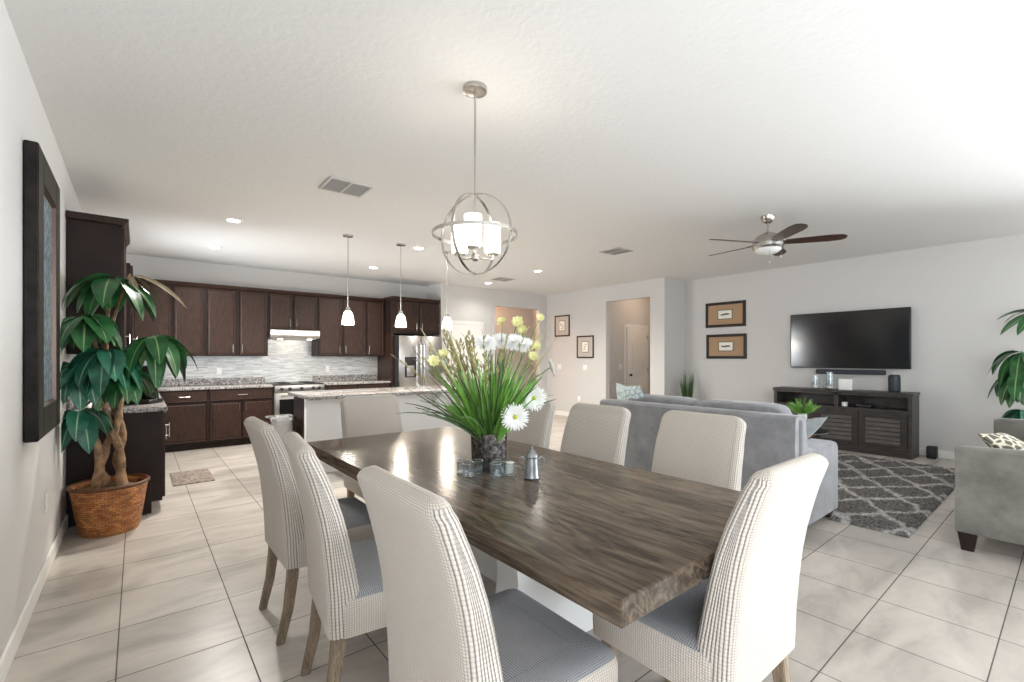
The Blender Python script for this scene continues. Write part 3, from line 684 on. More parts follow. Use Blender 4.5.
for x0, x1, hx in ((0, .447, .415), (.453, W, .485)):
    dd = MB().box(x0, x1, 0, .065, .72, 1.755, .008, 2).build('door', 'steel', t)
    MB().tube([(hx, -.01, .80), (hx, -.055, .84), (hx, -.06, 1.2), (hx, -.055, 1.58), (hx, -.01, 1.62)], .011, 8).build('handle', 'chrome', dd)
    if x0 == 0:
        MB().box(.11, .34, -.004, 0, .98, 1.36, .002).build('dispenser', 'black', dd)
        MB().box(.15, .30, -.008, -.004, 1.0, 1.20, .002).build('dispenser_recess', 'steel', dd)
df = MB().box(0, W, 0, .065, .04, .71, .008, 2).build('freezer_drawer', 'steel', t)
MB().tube([(.06, -.01, .64), (.09, -.055, .64), (.81, -.055, .64), (.84, -.01, .64)], .011, 8).build('handle', 'chrome', df)
t = thing('trash_can', 'stainless steel trash can standing at the island end', 'trash can', (1.62, 5.90, 0))
MB().loft([rrect(.15, .14, .135, .125, .03, 0), rrect(.15, .14, .14, .13, .03, .60)]).build('body', 'steel', t)
MB().loft([rrect(.15, .14, .15, .14, .03, .601), rrect(.15, .14, .15, .14, .03, .635), rrect(.15, .14, .13, .12, .03, .65)]).build('lid', 'chrome', t)
MB().box(.09, .21, -.03, .02, .012, .024, .004).build('pedal', 'chrome', t)
t = thing('coffee_maker', 'black coffee maker on the counter behind the plant leaves', 'coffee maker', (.42, 5.40, .9195), R(-30))
MB().box(-.10, .12, 0, .22, 0, .04, .008).box(-.10, -.0, 0, .22, .04, .34, .01).box(-.10, .12, 0, .22, .25, .35, .012).build('body', 'black', t)
MB().lathe([(.05, 0), (.062, .03), (.06, .10), (.045, .14)], (.062, .11, .042), 18).build('carafe', 'oven', t)
MB().tube([(.085, .16, .35), (.085, .16, .40)], .012, 8).build('knob', 'black', t)
t = tag(MB().box(.73, 1.10, 5.95, 6.62, .001, .012, .005).build('kitchen_mat', 'mat'), 'small brown speckled floor mat lying in front of the kitchen cabinets', 'mat')
# ceramic tree-like sprig in glass by the backsplash is only a soft reflection: left out

# ------------------------------------------------------------------ outlets and switches (plate in local xz, facing -y)
def plate(name, label, loc, rz, kind='outlet'):
    t = thing(name, label, kind, loc, rz, 'wall plates')
    w, h = (.0375, .06) if kind == 'outlet' else (.06, .06)
    MB().box(-w, w, -.006, 0, -h, h, .003).build('cover_plate', 'white', t)
    if kind == 'outlet':
        for z in (-.025, .025):
            MB().box(-.017, .017, -.009, -.005, z-.014, z+.014, .003).build('socket', 'white', t)
    else:
        for x in (-.024, .024): MB().box(x-.016, x+.016, -.010, -.005, -.033, .033, .003).build('rocker', 'white', t)
    return t
plate('wall_outlet', 'white outlet low on the side wall under the framed panel', (0, 4.02, .45), R(90))
plate('wall_outlet', 'white outlet low on the far wall below the two small pictures', (8.1, 7.05, .43), R(-90))
plate('light_switch', 'white double light switch nearest the pantry passage opening', (8.1, 7.66, 1.13), R(-90), 'switch')
plate('light_switch', 'white double light switch under the lower small picture', (8.1, 6.87, 1.13), R(-90), 'switch')
plate('wall_outlet', 'white outlet on the backsplash left of the range', (1.46, 8.69, 1.13), 0)
plate('wall_outlet', 'outlet on the backsplash between range and refrigerator', (3.15, 8.69, 1.14), 0)
plate('light_switch', 'white light switch on the side hall wall before the door', (8.86, 6.5, 1.14), 0, 'switch')

# ------------------------------------------------------------------ framed wall panel on the left
t = thing('framed_wall_panel', 'tall dark framed carved panel hung on the left wall', 'wall art', (0.003, 3.69, 1.67))
hy, hz, d, bw = .41, .75, .055, .165
fm = MB()
fm.box(0, d, -hy, -hy+bw, -hz, hz, .006, 1).box(0, d, hy-bw, hy, -hz, hz, .006, 1).box(0, d, -hy+bw, hy-bw, hz-bw, hz, .006, 1).box(0, d, -hy+bw, hy-bw, -hz, -hz+bw, .006, 1)
fm.build('frame', 'art_frame', t, 30)
e = bw; bv = MB()
for (a, b_) in (((-hy+e, -hz+e), (hy-e, -hz+e)), ((hy-e, -hz+e), (hy-e, hz-e)), ((hy-e, hz-e), (-hy+e, hz-e)), ((-hy+e, hz-e), (-hy+e, -hz+e))):
    def inn(p): return (p[0]*(1-.012/(hy-e)), p[1]*(1-.012/(hz-e)))
    ia, ib = inn(a), inn(b_); i0 = [bv.av(p) for p in ((d-.002, a[0], a[1]), (d-.002, b_[0], b_[1]), (.034, ib[0], ib[1]), (.034, ia[0], ia[1]))]; bv.af(i0)
bv.build('bevel', 'frame_in', t, 0)
MB().box(.004, .036, -hy+e, hy-e, -hz+e, hz-e).build('carved_panel', 'carved', t, 0)

# ------------------------------------------------------------------ small framed pictures (front faces -y locally)
def picture(label, loc, rz, w, h, matm, pw, ph, marks, fw=.028):
    t = thing('framed_picture', label, 'picture', loc, rz, 'small framed pictures')
    f_ = MB().box(-w/2, -w/2+fw, -.022, 0, -h/2, h/2, .003, 1).box(w/2-fw, w/2, -.022, 0, -h/2, h/2, .003, 1).box(-w/2+fw, w/2-fw, -.022, 0, h/2-fw, h/2, .003, 1).box(-w/2+fw, w/2-fw, -.022, 0, -h/2, -h/2+fw, .003, 1)
    f_.build('frame', 'frame', t, 0)
    MB().box(-w/2+fw, w/2-fw, -.010, -.002, -h/2+fw, h/2-fw).build('mount', matm, t, 0)
    MB().box(-pw/2-.012, pw/2+.012, -.0125, -.010, -ph/2-.012, ph/2+.012).build('inner_border', 'ink', t, 0)
    p = MB().box(-pw/2, pw/2, -.015, -.0125, -ph/2, ph/2).build('print', 'paper', t, 0)
    m = MB()
    for (x, z, rx, rz_) in marks: m.ell((x, -.0155, z), rx, .0012, rz_, 10, 6)
    m.build('drawing', 'ink' if matm == 'mat_tan' else 'ink_soft', p)
    return t
picture('upper small dark-framed picture with grey mat beside the passage opening', (8.1, 7.57, 2.085), R(-90), .48, .49, 'mat_grey', .17, .22, [(-.03, .03, .025, .04), (.03, -.02, .02, .05), (0, -.07, .05, .015)])
picture('lower small dark-framed picture with grey mat above a light switch', (8.1, 6.86, 1.585), R(-90), .49, .49, 'mat_grey', .17, .22, [(.02, .05, .03, .02), (-.01, .0, .03, .02), (-.02, -.05, .03, .02)])
picture('upper wide brown-framed print with tan mat on the television wall', (8.8, 4.09, 2.137), R(-90), .74, .46, 'mat_tan', .25, .15, [(0, 0, .08, .012), (.02, .012, .05, .010), (-.05, -.006, .04, .012), (.07, .006, .02, .008)], fw=.05)
picture('lower wide brown-framed print with tan mat on the television wall', (8.8, 4.075, 1.552), R(-90), .74, .45, 'mat_tan', .25, .15, [(0, 0, .09, .010), (.03, .010, .05, .010), (-.06, .004, .03, .012), (-.02, -.006, .05, .008)], fw=.05)

# ------------------------------------------------------------------ ceiling fixtures
G = 'recessed ceiling lights'
CANS = [(1.26, 5.85, 'recessed ceiling light above the plant side of the kitchen floor'), (1.26, 7.43, 'recessed ceiling light near the corner upper cabinets'),
        (3.50, 7.43, 'recessed ceiling light between the first two pendants, close to the cabinets'), (3.44, 5.72, 'recessed ceiling light just beside the second pendant stem'),
        (5.92, 7.50, 'recessed ceiling light nearest the pantry wall, under the chandelier'), (5.83, 5.92, 'recessed ceiling light before the passage, toward the living area')]
can0 = None
for x, y, lab in CANS:
    if can0 is None:
        can0 = thing('recessed_light', lab, 'ceiling light', (x, y, RH), 0, G)
        MB().lathe([(.062, -.001), (.062, -.006), (.092, -.004), (.095, -.001)], n=32, cap0=False, cap1=False).build('trim_ring', 'white', can0)
        MB().lathe([(.064, -.003), (.03, -.0035)], n=28, cap0=True, cap1=True).build('lens', 'bulb', can0)
    else: dup(can0, (x, y, RH), 0, lab)
def light(name, kind, loc, power, col=(1, .9, .76), **kw):
    l = bpy.data.lights.new(name, kind); l.energy = power; l.color = col
    for k, v in kw.items(): setattr(l, k, v)
    o = bpy.data.objects.new(name, l); COL.objects.link(o); o.location = loc; return o
for x, y, _ in CANS: light('can_beam', 'SPOT', (x, y, RH-.02), 150. if y < 7 else (16. if x > 5 else 58.), (1, .955, .89), spot_size=R(150), spot_blend=.7, shadow_soft_size=.06)

def vent(label, x, y, wx, wy):
    t = thing('ceiling_vent', label, 'vent', (x, y, RH), 0, 'ceiling air vents')
    b = .025
    MB().box(-wx, -wx+b, -wy, wy, -.012, 0, .003).box(wx-b, wx, -wy, wy, -.012, 0, .003).box(-wx+b, wx-b, -wy, -wy+b, -.012, 0, .003).box(-wx+b, wx-b, wy-b, wy, -.012, 0, .003).box(-.01, .01, -wy+b, wy-b, -.012, 0).build('vent_frame', 'vent', t)
    g = MB(); n = 9
    for i in range(n):
        y0 = -wy+b+(2*wy-2*b)*(i+.2)/n
        g.prism([(y0, -.001), (y0+.020, -.012), (y0+.022, -.010), (y0+.004, -.001)], 0, -wx+b, wx-b)
    g.build('louvers', 'vent_slat', t, 0)
    MB().box(-wx+b, wx-b, -wy+b, wy-b, -.002, -.0005).build('duct', 'black_soft', t, 0)
vent('square grey ceiling vent in front of the pendants', 1.87, 4.08, .19, .165)
vent('grey ceiling vent between the chandelier and the ceiling fan', 5.68, 4.12, .17, .17)
vent('dark grey ceiling vent low behind the chandelier sphere', 5.86, 6.95, .19, .17)

# pendants over the island
p0 = None
for x, lab in ((2.45, 'white glass mini pendant over the island nearest the range hood'), (3.15, 'white glass mini pendant in the middle, in front of the refrigerator surround'), (3.86, 'white glass mini pendant just behind the tall flower arrangement')):
    if p0 is None:
        p0 = thing('pendant_lamp', lab, 'pendant lamp', (x, 5.67, 0), 0, 'mini pendants over the island')
        MB().lathe([(.062, RH), (.060, RH-.018), (.02, RH-.028)], n=24).build('canopy', 'nickel', p0)
        MB().tube([(0, 0, RH-.02), (0, 0, 1.96)], .006, 8).build('rod', 'nickel', p0)
        MB().lathe([(.010, 1.965), (.026, 1.955), (.028, 1.92), (.020, 1.915)], n=16).build('socket_cap', 'nickel', p0)
        MB().lathe([(.024, 1.925), (.046, 1.90), (.062, 1.85), (.072, 1.79), (.075, 1.755), (.071, 1.752), (.068, 1.79), (.040, 1.89), (.02, 1.915)], n=24).build('lamp_shade', 'shade', p0)
    else: dup(p0, (x, 5.67, 0), 0, lab)
    light('pendant_bulb', 'POINT', (x, 5.67, 1.70), 11., (1, .88, .72), shadow_soft_size=.04)

# chandelier
cx_, cy_, cz = 1.905, 2.13, 2.03
t = thing('chandelier', 'brushed nickel orb chandelier with three white glass shades above the dining table', 'chandelier', (cx_, cy_, 0))
fw_ = Vector((SN, CS, 0)); rt_ = Vector((CS, -SN, 0)); vd = Vector((cx_-CX, cy_, 0)).normalized(); vr = Vector((vd.y, -vd.x, 0))
MB().lathe([(.068, RH), (.066, RH-.024), (.05, RH-.03), (.012, RH-.034)], n=32).build('canopy', 'nickel', t)
MB().tube([(0, 0, RH-.03), (0, 0, cz+.22)], .006, 10).build('rod', 'nickel', t)
MB().ring((0, 0, cz), .236, 0, (1, 0, 0), (0, 1, 0), 64, 4, (.0035, .013)).build('equator_ring', 'nickel', t)
for a, rr in ((vr*.85+vd*-.53, .225), (vr*.53+vd*.85, .219)):
    MB().ring((0, 0, cz), rr, 0, a, (0, 0, 1), 64, 4, (.0035, .011)).build('hoop', 'nickel', t)
MB().tube([(0, 0, cz+.23), (0, 0, cz-.14)], .005, 8).lathe([(.008, cz-.15), (.022, cz-.14), (.022, cz-.115), (.008, cz-.105)], n=16).build('stem', 'nickel', t)
for k in range(3):
    d = -vd*math.cos(2*PI*k/3-.10)+vr*math.sin(2*PI*k/3-.10); q = d*.108
    ar = MB().tube([(0, 0, cz-.125), q*.6+Vector((0, 0, cz-.13)), q+Vector((0, 0, cz-.125)), q+Vector((0, 0, cz-.10))], .0055, 8).lathe([(.028, cz-.105), (.033, cz-.10), (.033, cz-.090), (.02, cz-.088)], (q.x, q.y, 0), 16).build('arm', 'nickel', t)
    MB().lathe([(.044, cz-.089), (.047, cz-.08), (.047, cz+.075), (.043, cz+.075), (.043, cz-.075)], (q.x, q.y, 0), 24, True, False).build('lamp_shade', 'shade', ar)
    light('chandelier_bulb', 'POINT', (cx_+q.x, cy_+q.y, cz-.02), 1.0, (1, .93, .84), shadow_soft_size=.04)

# ceiling fan
t = thing('ceiling_fan', 'brushed nickel ceiling fan with five dark blades over the living area', 'ceiling fan', (5.65, 2.09, 0))
MB().lathe([(.07, RH), (.066, RH-.03), (.05, RH-.06), (.02, RH-.08)], n=24).build('canopy', 'nickel', t)
MB().tube([(0, 0, RH-.06), (0, 0, 2.66)], .012, 10).build('downrod', 'nickel', t)
MB().lathe([(.02, 2.68), (.06, 2.665), (.11, 2.635), (.145, 2.59), (.155, 2.55), (.15, 2.53), (.152, 2.515), (.14, 2.50), (.10, 2.495)], n=36).build('motor_housing', 'nickel', t)
MB().lathe([(.128, 2.50), (.124, 2.485), (.10, 2.462), (.06, 2.447), (.01, 2.442)], n=28).build('light_bowl', 'fanglass', t)
bl = MB()
out = [(.16, -.045), (.30, -.058), (.56, -.068), (.66, -.055), (.70, -.02), (.70, .03), (.66, .06), (.56, .070), (.30, .060), (.16, .047)]
bl.prism(out, 2, -.004, .004)
for k in range(5):
    o = bl.build('blade', 'blade', t, 0); o.location = (0, 0, 2.562); o.rotation_euler = (R(-13), 0, R(10+72*k))
    br = MB().box(.10, .22, -.022, .022, .004, .010, .002).build('blade_iron', 'nickel', o)
for x, y, z in ((-.09, -.05, .14), (.07, -.10, .07)):
    MB().tube([(x, y, 2.50), (x, y, 2.50-z)], .0016, 5).ell((x, y, 2.50-z-.012), .006, .006, .014, 8, 6).build('pull_chain', 'nickel', t)

# ------------------------------------------------------------------ television wall
t = thing('television', 'large black flat television mounted on the living room wall', 'television', (8.735, 2.222, 1.615), R(-2))
MB().box(-.02, .035, -.76, .76, -.43, .43, .006).build('body', 'black', t)
MB().box(-.0225, -.0195, -.748, .748, -.413, .420).build('screen', 'screen', t, 0)
MB().box(.02, .056, -.20, .20, -.2, .2).build('wall_mount', 'black_soft', t, 0)
t = thing('soundbar', 'long black soundbar on the wall directly under the television', 'soundbar', (8.735, 2.18, 1.13))
MB().box(-.035, .065, -.43, .43, -.035, .035, .012).build('body', 'black_soft', t)
MB().box(-.037, -.034, -.41, .41, -.028, .028).build('grille', 'blueblack', t, 0)
# console
t = thing('media_console', 'dark brown media console with louvered doors under the television', 'console', (8.35, 1.385, 0))
Wc, Hc, Dc = 1.70, .87, .42
b = MB().box(-.015, Dc, -.012, Wc+.012, Hc-.035, Hc, .004, 1).box(.0, Dc, 0, .045, 0, Hc-.035).box(.0, Dc, Wc-.045, Wc, 0, Hc-.035).box(Dc-.02, Dc, .045, Wc-.045, .05, Hc-.035).box(0, Dc-.02, .045, Wc-.045, .60, .635).box(.0, Dc-.02, .045, Wc-.045, .05, .085).box(.02, Dc-.02, .045, Wc-.045, 0, .05)
b.box(.0, Dc-.02, .83, .88, .635, Hc-.035)
b.box(.0, .03, .045, Wc-.045, Hc-.06, Hc-.035)
b.build('carcass', 'console', t, 0)
dw = (Wc-.09)/3
for k in range(3):
    y0 = .045+dw*k+.004; y1 = .045+dw*(k+1)-.004; z0, z1 = .088, .597; rl = .075
    dr = MB().box(-.02, 0, y0, y0+rl, z0, z1).box(-.02, 0, y1-rl, y1, z0, z1).box(-.02, 0, y0+rl, y1-rl, z0, z0+rl).box(-.02, 0, y0+rl, y1-rl, z1-rl, z1).build('door', 'console', t, 0)
    lv = MB(); n = 6
    for i in range(n):
        a = z0+rl+(z1-z0-2*rl)*i/n; c = z0+rl+(z1-z0-2*rl)*(i+1)/n
        lv.prism([(-.019, a+.004), (-.010, a+.002), (-.001, c-.008), (-.006, c-.006)], 1, y0+rl, y1-rl)
    lv.build('louvers', 'console_slat', dr, 0)
t = tag(MB().box(8.42, 8.50, 2.13, 2.19, .637, .70, .006).build('white_box', 'white'), 'tiny white box inside the open console shelf', 'box')
t = tag(MB().box(8.46, 8.62, 1.85, 2.02, .637, .68, .004).build('media_player', 'black'), 'low black media player inside the open console shelf', 'media player')
ct = Hc+.002
def glass_vase(x, y, r, h, lab):
    t = thing('glass_vase', lab, 'vase', (x, y, ct), 0, 'clear glass vases on the console')
    MB().lathe([(r*.8, .0), (r, .01), (r, h), (r-.004, h), (r-.004, .02), (r*.5, .018)], n=20, cap1=True).build('glass_body', 'glass', t)
    MB().lathe([(r*.7, .019), (r*.7, .05), (r*.4, .055)], n=14).build('candle', 'wax', t)
glass_vase(8.50, 2.55, .055, .20, 'wide clear glass vase at the end of the console top')
glass_vase(8.62, 2.43, .05, .21, 'clear glass vase standing between two others on the console')
glass_vase(8.52, 2.36, .05, .26, 'tallest clear glass vase on the console next to the white block')
t = tag(MB().box(8.50, 8.54, 2.08, 2.25, ct, ct+.16, .004).build('white_block', 'white'), 'small white square plaque standing beside the glass vases', 'plaque')
t = thing('cylinder_speaker', 'dark blue-black cylindrical speaker on the console top', 'speaker', (8.55, 1.61, ct))
MB().lathe([(.058, 0), (.066, .01), (.068, .03), (.068, .20), (.062, .228), (.05, .236)], n=28).build('body', 'blueblack', t)
MB().lathe([(.060, .2345), (.048, .238), (.03, .238)], n=28).build('top_ring', 'black', t)
t = thing('subwoofer', 'small black box speaker on the floor beside the console', 'speaker', (8.68, 1.24, 0))
MB().box(-.06, .06, -.05, .05, .006, .16, .006).build('body', 'black_soft', t)
MB().box(-.05, .05, -.04, .04, 0, .007).build('foot', 'black', t, 0)

# ------------------------------------------------------------------ rug
bm = bmesh.new(); nx, ny = 190, 130; X0, X1, Y0, Y1 = 4.88, 8.02, .80, 3.25
m = MB(); ids = []
for j in range(ny+1):
    row = []
    for i in range(nx+1):
        e = min(i, nx-i, j, ny-j); z = .024 if e > 0 else .002
        row.append(m.av((X0+(X1-X0)*i/nx-6.45+rnd.uniform(-.004, .004), Y0+(Y1-Y0)*j/ny-2.02+rnd.uniform(-.004, .004), z+(rnd.uniform(-.007, .007) if e > 0 else 0))))
    ids.append(row)
for j in range(ny):
    for i in range(nx): m.af((ids[j][i], ids[j][i+1], ids[j+1][i+1], ids[j+1][i]))
bm.free()
tag(m.build('shag_rug', 'rug', None, 0, loc=(6.45, 2.02, 0)), 'dark grey shag rug with pale trellis lines between sofa and console', 'rug')
RZ = .034
# ------------------------------------------------------------------ sofas
def cushion(mb, c, hx, hy, hz, n=14, p=.35):
    """soft box: superellipse pillow"""
    def sp(a, e): return math.copysign(abs(a)**e, a)
    rings = []
    mm = 10
    for i in range(1, mm):
        t = -PI/2+PI*i/mm; cz_, sz = sp(math.cos(t), p), sp(math.sin(t), p*1.3)
        rings.append([(c[0]+hx*cz_*sp(math.cos(2*PI*k/28), p), c[1]+hy*cz_*sp(math.sin(2*PI*k/28), p), c[2]+hz*sz) for k in range(28)])
    mb.loft(rings); return mb
def pillow_mb(w, h, th, n=12):
    m = MB(); ids = {}
    for sgn in (1, -1):
        for i in range(n+1):
            for j in range(n+1):
                x, z = -1+2*i/n, -1+2*j/n
                edge = (1-x*x)*(1-z*z)
                if sgn == -1 and (i in (0, n) or j in (0, n)): ids[(sgn, i, j)] = ids[(1, i, j)]; continue
                pin = 1-.10*(1-abs(x*z))*(max(abs(x), abs(z))**3)
                ids[(sgn, i, j)] = m.av((x*w/2*pin, sgn*th/2*edge**.45, z*h/2*pin))
    for sgn in (1, -1):
        for i in range(n):
            for j in range(n):
                q = [ids[(sgn, i, j)], ids[(sgn, i+1, j)], ids[(sgn, i+1, j+1)], ids[(sgn, i, j+1)]]
                m.af(q if sgn == -1 else q[::-1])
    return m

# main sofa: faces +x, back to the dining table
sx, sy0, sy1, sd = 4.10, 1.26, 3.10, .86
L = sy1-sy0
t = thing('grey_sofa', 'grey chenille sofa with its back to the dining table', 'sofa', (sx, sy0, 0))
MB().prism([(.0, .09), (.0, .40), (-.015, .70), (-.005, .895), (.02, .915), (.16, .915), (.19, .90), (.24, .45), (.24, .09)], 1, .02, L-.02).build('back_frame', 'sofa', t, 40)
MB().box(.20, sd-.02, .16, L-.16, .09, .30, .02).build('base', 'sofa', t)
for y0, y1, s in ((0, .18, 0), (L-.18, L, 1)):
    pr = [(.06, .09), (sd, .09), (sd, .60), (sd-.03, .645), (sd-.12, .665), (.34, .645), (.20, .68), (.13, .89), (.06, .89)]
    m = MB(); m.prism(pr, 1, y0, y1)
    bmm = bmesh.new()
    o = m.build('arm', 'sofa', t, 40)
    bmm.from_mesh(o.data); bmesh.ops.bevel(bmm, geom=[e for e in bmm.edges if e.is_manifold and e.calc_face_angle(0) > .6], offset=.02, segments=3, profile=.5, affect='EDGES'); bmm.to_mesh(o.data); bmm.free()
    o.data.polygons.foreach_set('use_smooth', [True]*len(o.data.polygons)); o.data.set_sharp_from_angle(angle=R(40))
cw = (L-.36)/2
for k in range(2):
    yc = .18+cw*(k+.5)
    cushion(MB(), (.56, yc, .385), .30, cw/2-.004, .09, p=.3).build('seat_cushion', 'sofa', t, 60)
    MB_ = cushion(MB(), (0, 0, 0), .105, cw/2+.02 if k == 0 else cw/2-.004, .275, p=.24)
    o = MB_.build('back_cushion', 'sofa', t, 60); o.location = (.31, yc, .695); o.rotation_euler = (0, R(-9), 0)
for x in (.10, sd-.10):
    for y in (.06, L-.06): MB().loft([rrect(x, y, .03, .03, .004, 0 if x < .5 else RZ, 2), rrect(x, y, .042, .042, .004, .095, 2)]).build('foot', 'esp_dark', t, 0)
o = pillow_mb(.52, .42, .15).build('throw_pillow', 'pillow_blue', None, 60); o.location = (4.42, 2.93, .865); o.rotation_euler = (R(-14), 0, R(90-25))
tag(o, 'pale blue patterned throw pillow at the far end of the grey sofa', 'pillow', 'sofa throw pillows')
o = pillow_mb(.42, .40, .13).build('throw_pillow', 'pillow_dark', None, 60); o.location = (4.70, 1.50, .70); o.rotation_euler = (R(-48), R(8), R(160))
tag(o, 'slate grey throw pillow leaning on the near arm of the grey sofa', 'pillow', 'sofa throw pillows')

# loveseat: faces +y, outer arm face toward camera.  local x -> world y, local y -> world -x
L2, D2 = 2.45, .92
t = thing('loveseat', 'olive grey velvet loveseat with flared arms beside the rug', 'sofa', (7.33, -.37, 0), R(90))
MB().prism([(0, .12), (-.03, .80), (.0, .83), (.14, .83), (.20, .45), (.20, .12)], 1, .02, L2-.02).build('back_frame', 'sofa2', t, 40)
MB().box(.18, D2-.05, .14, L2-.14, .13, .30, .02).build('base', 'sofa2', t)
for s in (0, 1):
    # flared arm profile across y (outer side bows in, then out at the top)
    def arm_sec(x, top):
        pr = [(.02, .125), (.0, .17), (.012, .30), (.018, .42), (.004, top-.07), (-.012, top-.02), (.01, top), (.10, top), (.125, top-.03), (.12, .42), (.12, .125)]
        return [(x, (L2-y) if s else y, z) for y, z in pr]
    secs = [(0.0, .80), (.2, .765), (.5, .735), (D2-.03, .722), (D2, .71)]
    rings = [arm_sec(x, z) for x, z in secs]
    if not s: rings = [r[::-1] for r in rings]
    MB().loft(rings).build('arm', 'sofa2', t, 45)
cw = (L2-.26)/2
for k in range(2):
    yc = .13+cw*(k+.5)
    cushion(MB(), (.55, yc, .385), .33, cw/2-.004, .085, p=.3).build('seat_cushion', 'sofa2', t, 60)
    o = cushion(MB(), (0, 0, 0), .09, cw/2-.004, .22, p=.38).build('back_cushion', 'sofa2', t, 60); o.location = (.27, yc, .66); o.rotation_euler = (0, R(-10), 0)
for x in (.06, D2-.06):
    for y in (.065, L2-.065): MB().loft([rrect(x, y, .032, .032, .004, 0, 2), rrect(x, y, .05, .05, .004, .128, 2)]).build('foot', 'esp_dark', t, 0)
o = pillow_mb(.46, .44, .15).build('throw_pillow', 'pillow_leaf', None, 60); o.location = (5.44, .27, .63); o.rotation_euler = (R(-50), R(4), R(-10))
tag(o, 'dark throw pillow with cream leaf pattern on the olive loveseat', 'pillow', 'sofa throw pillows')

# coffee table with potted grass
t = thing('coffee_table', 'glass-topped coffee table with amber wood legs on the rug', 'table', (6.72, 2.28, 0))
MB().lathe([(.42, .452), (.425, .458), (.42, .464)], n=40).build('glass_top', 'tabletop_glass', t)
for k in range(3):
    a = 2*PI*k/3-1.2
    MB().tube([(.33*math.cos(a), .33*math.sin(a), RZ), (.10*math.cos(a), .10*math.sin(a), .25), (.30*math.cos(a), .30*math.sin(a), .45)], [.02, .028, .02], 8).build('leg', 'amber', t)
def grass_plant(name, label, loc, pot_r, pot_h, n, L0, L1, spread, mat, potmat='pot', w=.010):
    t = thing(name, label, 'plant', loc)
    MB().lathe([(pot_r*.75, 0), (pot_r, pot_h*.4), (pot_r*.95, pot_h), (pot_r*.85, pot_h), (pot_r*.8, pot_h*.8)], n=22).build('pot', potmat, t)
    m = MB()
    for i in range(n):
        a = rnd.uniform(0, 2*PI); s = rnd.random()**.7*spread
        m.leaf((pot_r*.5*math.cos(a)*rnd.random(), pot_r*.5*math.sin(a)*rnd.random(), pot_h*.8), (math.cos(a)*s, math.sin(a)*s, 1), rnd.uniform(L0, L1), w*rnd.uniform(.7, 1.3), rnd.uniform(.1, .6), .3, 6, up=Vector((math.sin(a), -math.cos(a), .1)))
    m.build('foliage', mat, t, 60)
    return t
grass_plant('potted_grass', 'small spiky green grass plant in a white pot behind the sofa', (6.80, 2.15, .466), .05, .20, 220, .12, .24, 1.1, 'grass', 'pot', .0055)
grass_plant('tall_potted_grass', 'tall dark green grass plant in the corner by the wall pictures', (8.42, 4.62, 0), .13, .42, 90, .50, .80, .14, 'grass_dark', 'black_soft', .009)

# ------------------------------------------------------------------ faux trees
def faux_tree(label, loc, clusters, trunks, br, bh, squash=1.):
    t = thing('potted_tree', label, 'plant', loc)
    n = 40
    prof = [(br*.74, 0), (br*.78, .02), (br*.88, bh*.45), (br*.98, bh*.9), (br*1.02, bh), (br*.95, bh+.008), (br*.92, bh-.03)]
    MB().lathe(prof, n=n, cap1=False).build('basket', 'wicker', t, 50)
    MB().ring((0, 0, bh), br*1.0, .014, (1, 0, 0), (0, 1, 0), 40, 8).build('basket_rim', 'wicker', t)
    MB().lathe([(br*.92, bh-.05), (br*.6, bh-.025), (.05, bh-.015)], n=n).build('moss', 'moss', t)
    for pts in trunks: 
        P = []; pts = [Vector(p) for p in pts]
        for i in range(len(pts)-1):
            for k in range(4): P.append(pts[i].lerp(pts[i+1], k/4)+Vector((rnd.uniform(-.008, .008), rnd.uniform(-.008, .008), 0)))
        P.append(pts[-1]); m_ = MB().tube(P, [.032*(1-.45*i/len(P))*rnd.uniform(.85, 1.15) for i in range(len(P))], 9); m_.build('trunk', 'bark', t, 60)
    for (apex, root, leaves, mt) in clusters:
        apex = Vector(apex)
        br_ = MB().tube([Vector(root), (Vector(root)+apex)/2+Vector((0, 0, .04)), apex], [.014, .010, .006], 6).build('branch', 'bark', t)
        m_ = MB()
        for (az, el, ln, wd, dr) in leaves:
            d = Vector((math.cos(az)*math.cos(el), math.sin(az)*math.cos(el), math.sin(el)))
            m_.leaf(apex+d*.015, d, ln, wd, dr, .14, 9, twist=rnd.uniform(-.5, .5))
        m_.build('foliage', mt, t, 60)
    return t
def rosette(n, el0, el1, l0, l1, wd, dr, a0=0., a1=2*PI):
    return [(a0+(a1-a0)*(i+rnd.uniform(.1, .9))/n, rnd.uniform(el0, el1), rnd.uniform(l0, l1), wd*rnd.uniform(.85, 1.15), dr*rnd.uniform(.8, 1.25)) for i in range(n)]
bx_, by_ = .275, 4.77
def loc_(u, v, y): p = at_y(u, v, y); return (p.x-bx_, p.y-by_, p.z)
cl = [(loc_(113, 279, 4.64), (-.03, 0, 1.45), rosette(15, -.45, .35, .34, .46, .15, 1.9), 'leaf'),
      (loc_(86, 316, 4.52), (-.05, 0, 1.25), rosette(13, -.5, .3, .30, .40, .15, 1.8), 'leaf'),
      (loc_(106, 350, 4.50), (0, 0, 1.2), rosette(16, -.6, .3, .32, .44, .15, 2.0), 'leaf2'),
      (loc_(153, 337, 4.60), (.02, 0, 1.3), rosette(17, -.45, .3, .32, .46, .12, 2.4), 'leaf'),
      (loc_(76, 365, 4.56), (-.04, 0, 1.1), rosette(12, -.6, .3, .28, .38, .14, 2.0), 'leaf2'),
      (loc_(122, 372, 4.52), (.02, 0, 1.1), rosette(11, -.7, .2, .24, .34, .13, 2.0), 'leaf'),
      (loc_(80, 410, 4.58), (-.04, 0, 1.0), rosette(10, -.8, .2, .24, .34, .12, 2.0), 'leaf2'),
      (loc_(130, 274, 4.64), (-.01, 0, 1.5), [(-.55, -.15, .48, .055, .9), (.1, -.5, .34, .05, 1.2), (-1.2, -.9, .3, .05, 1.)], 'leaf_dry')]
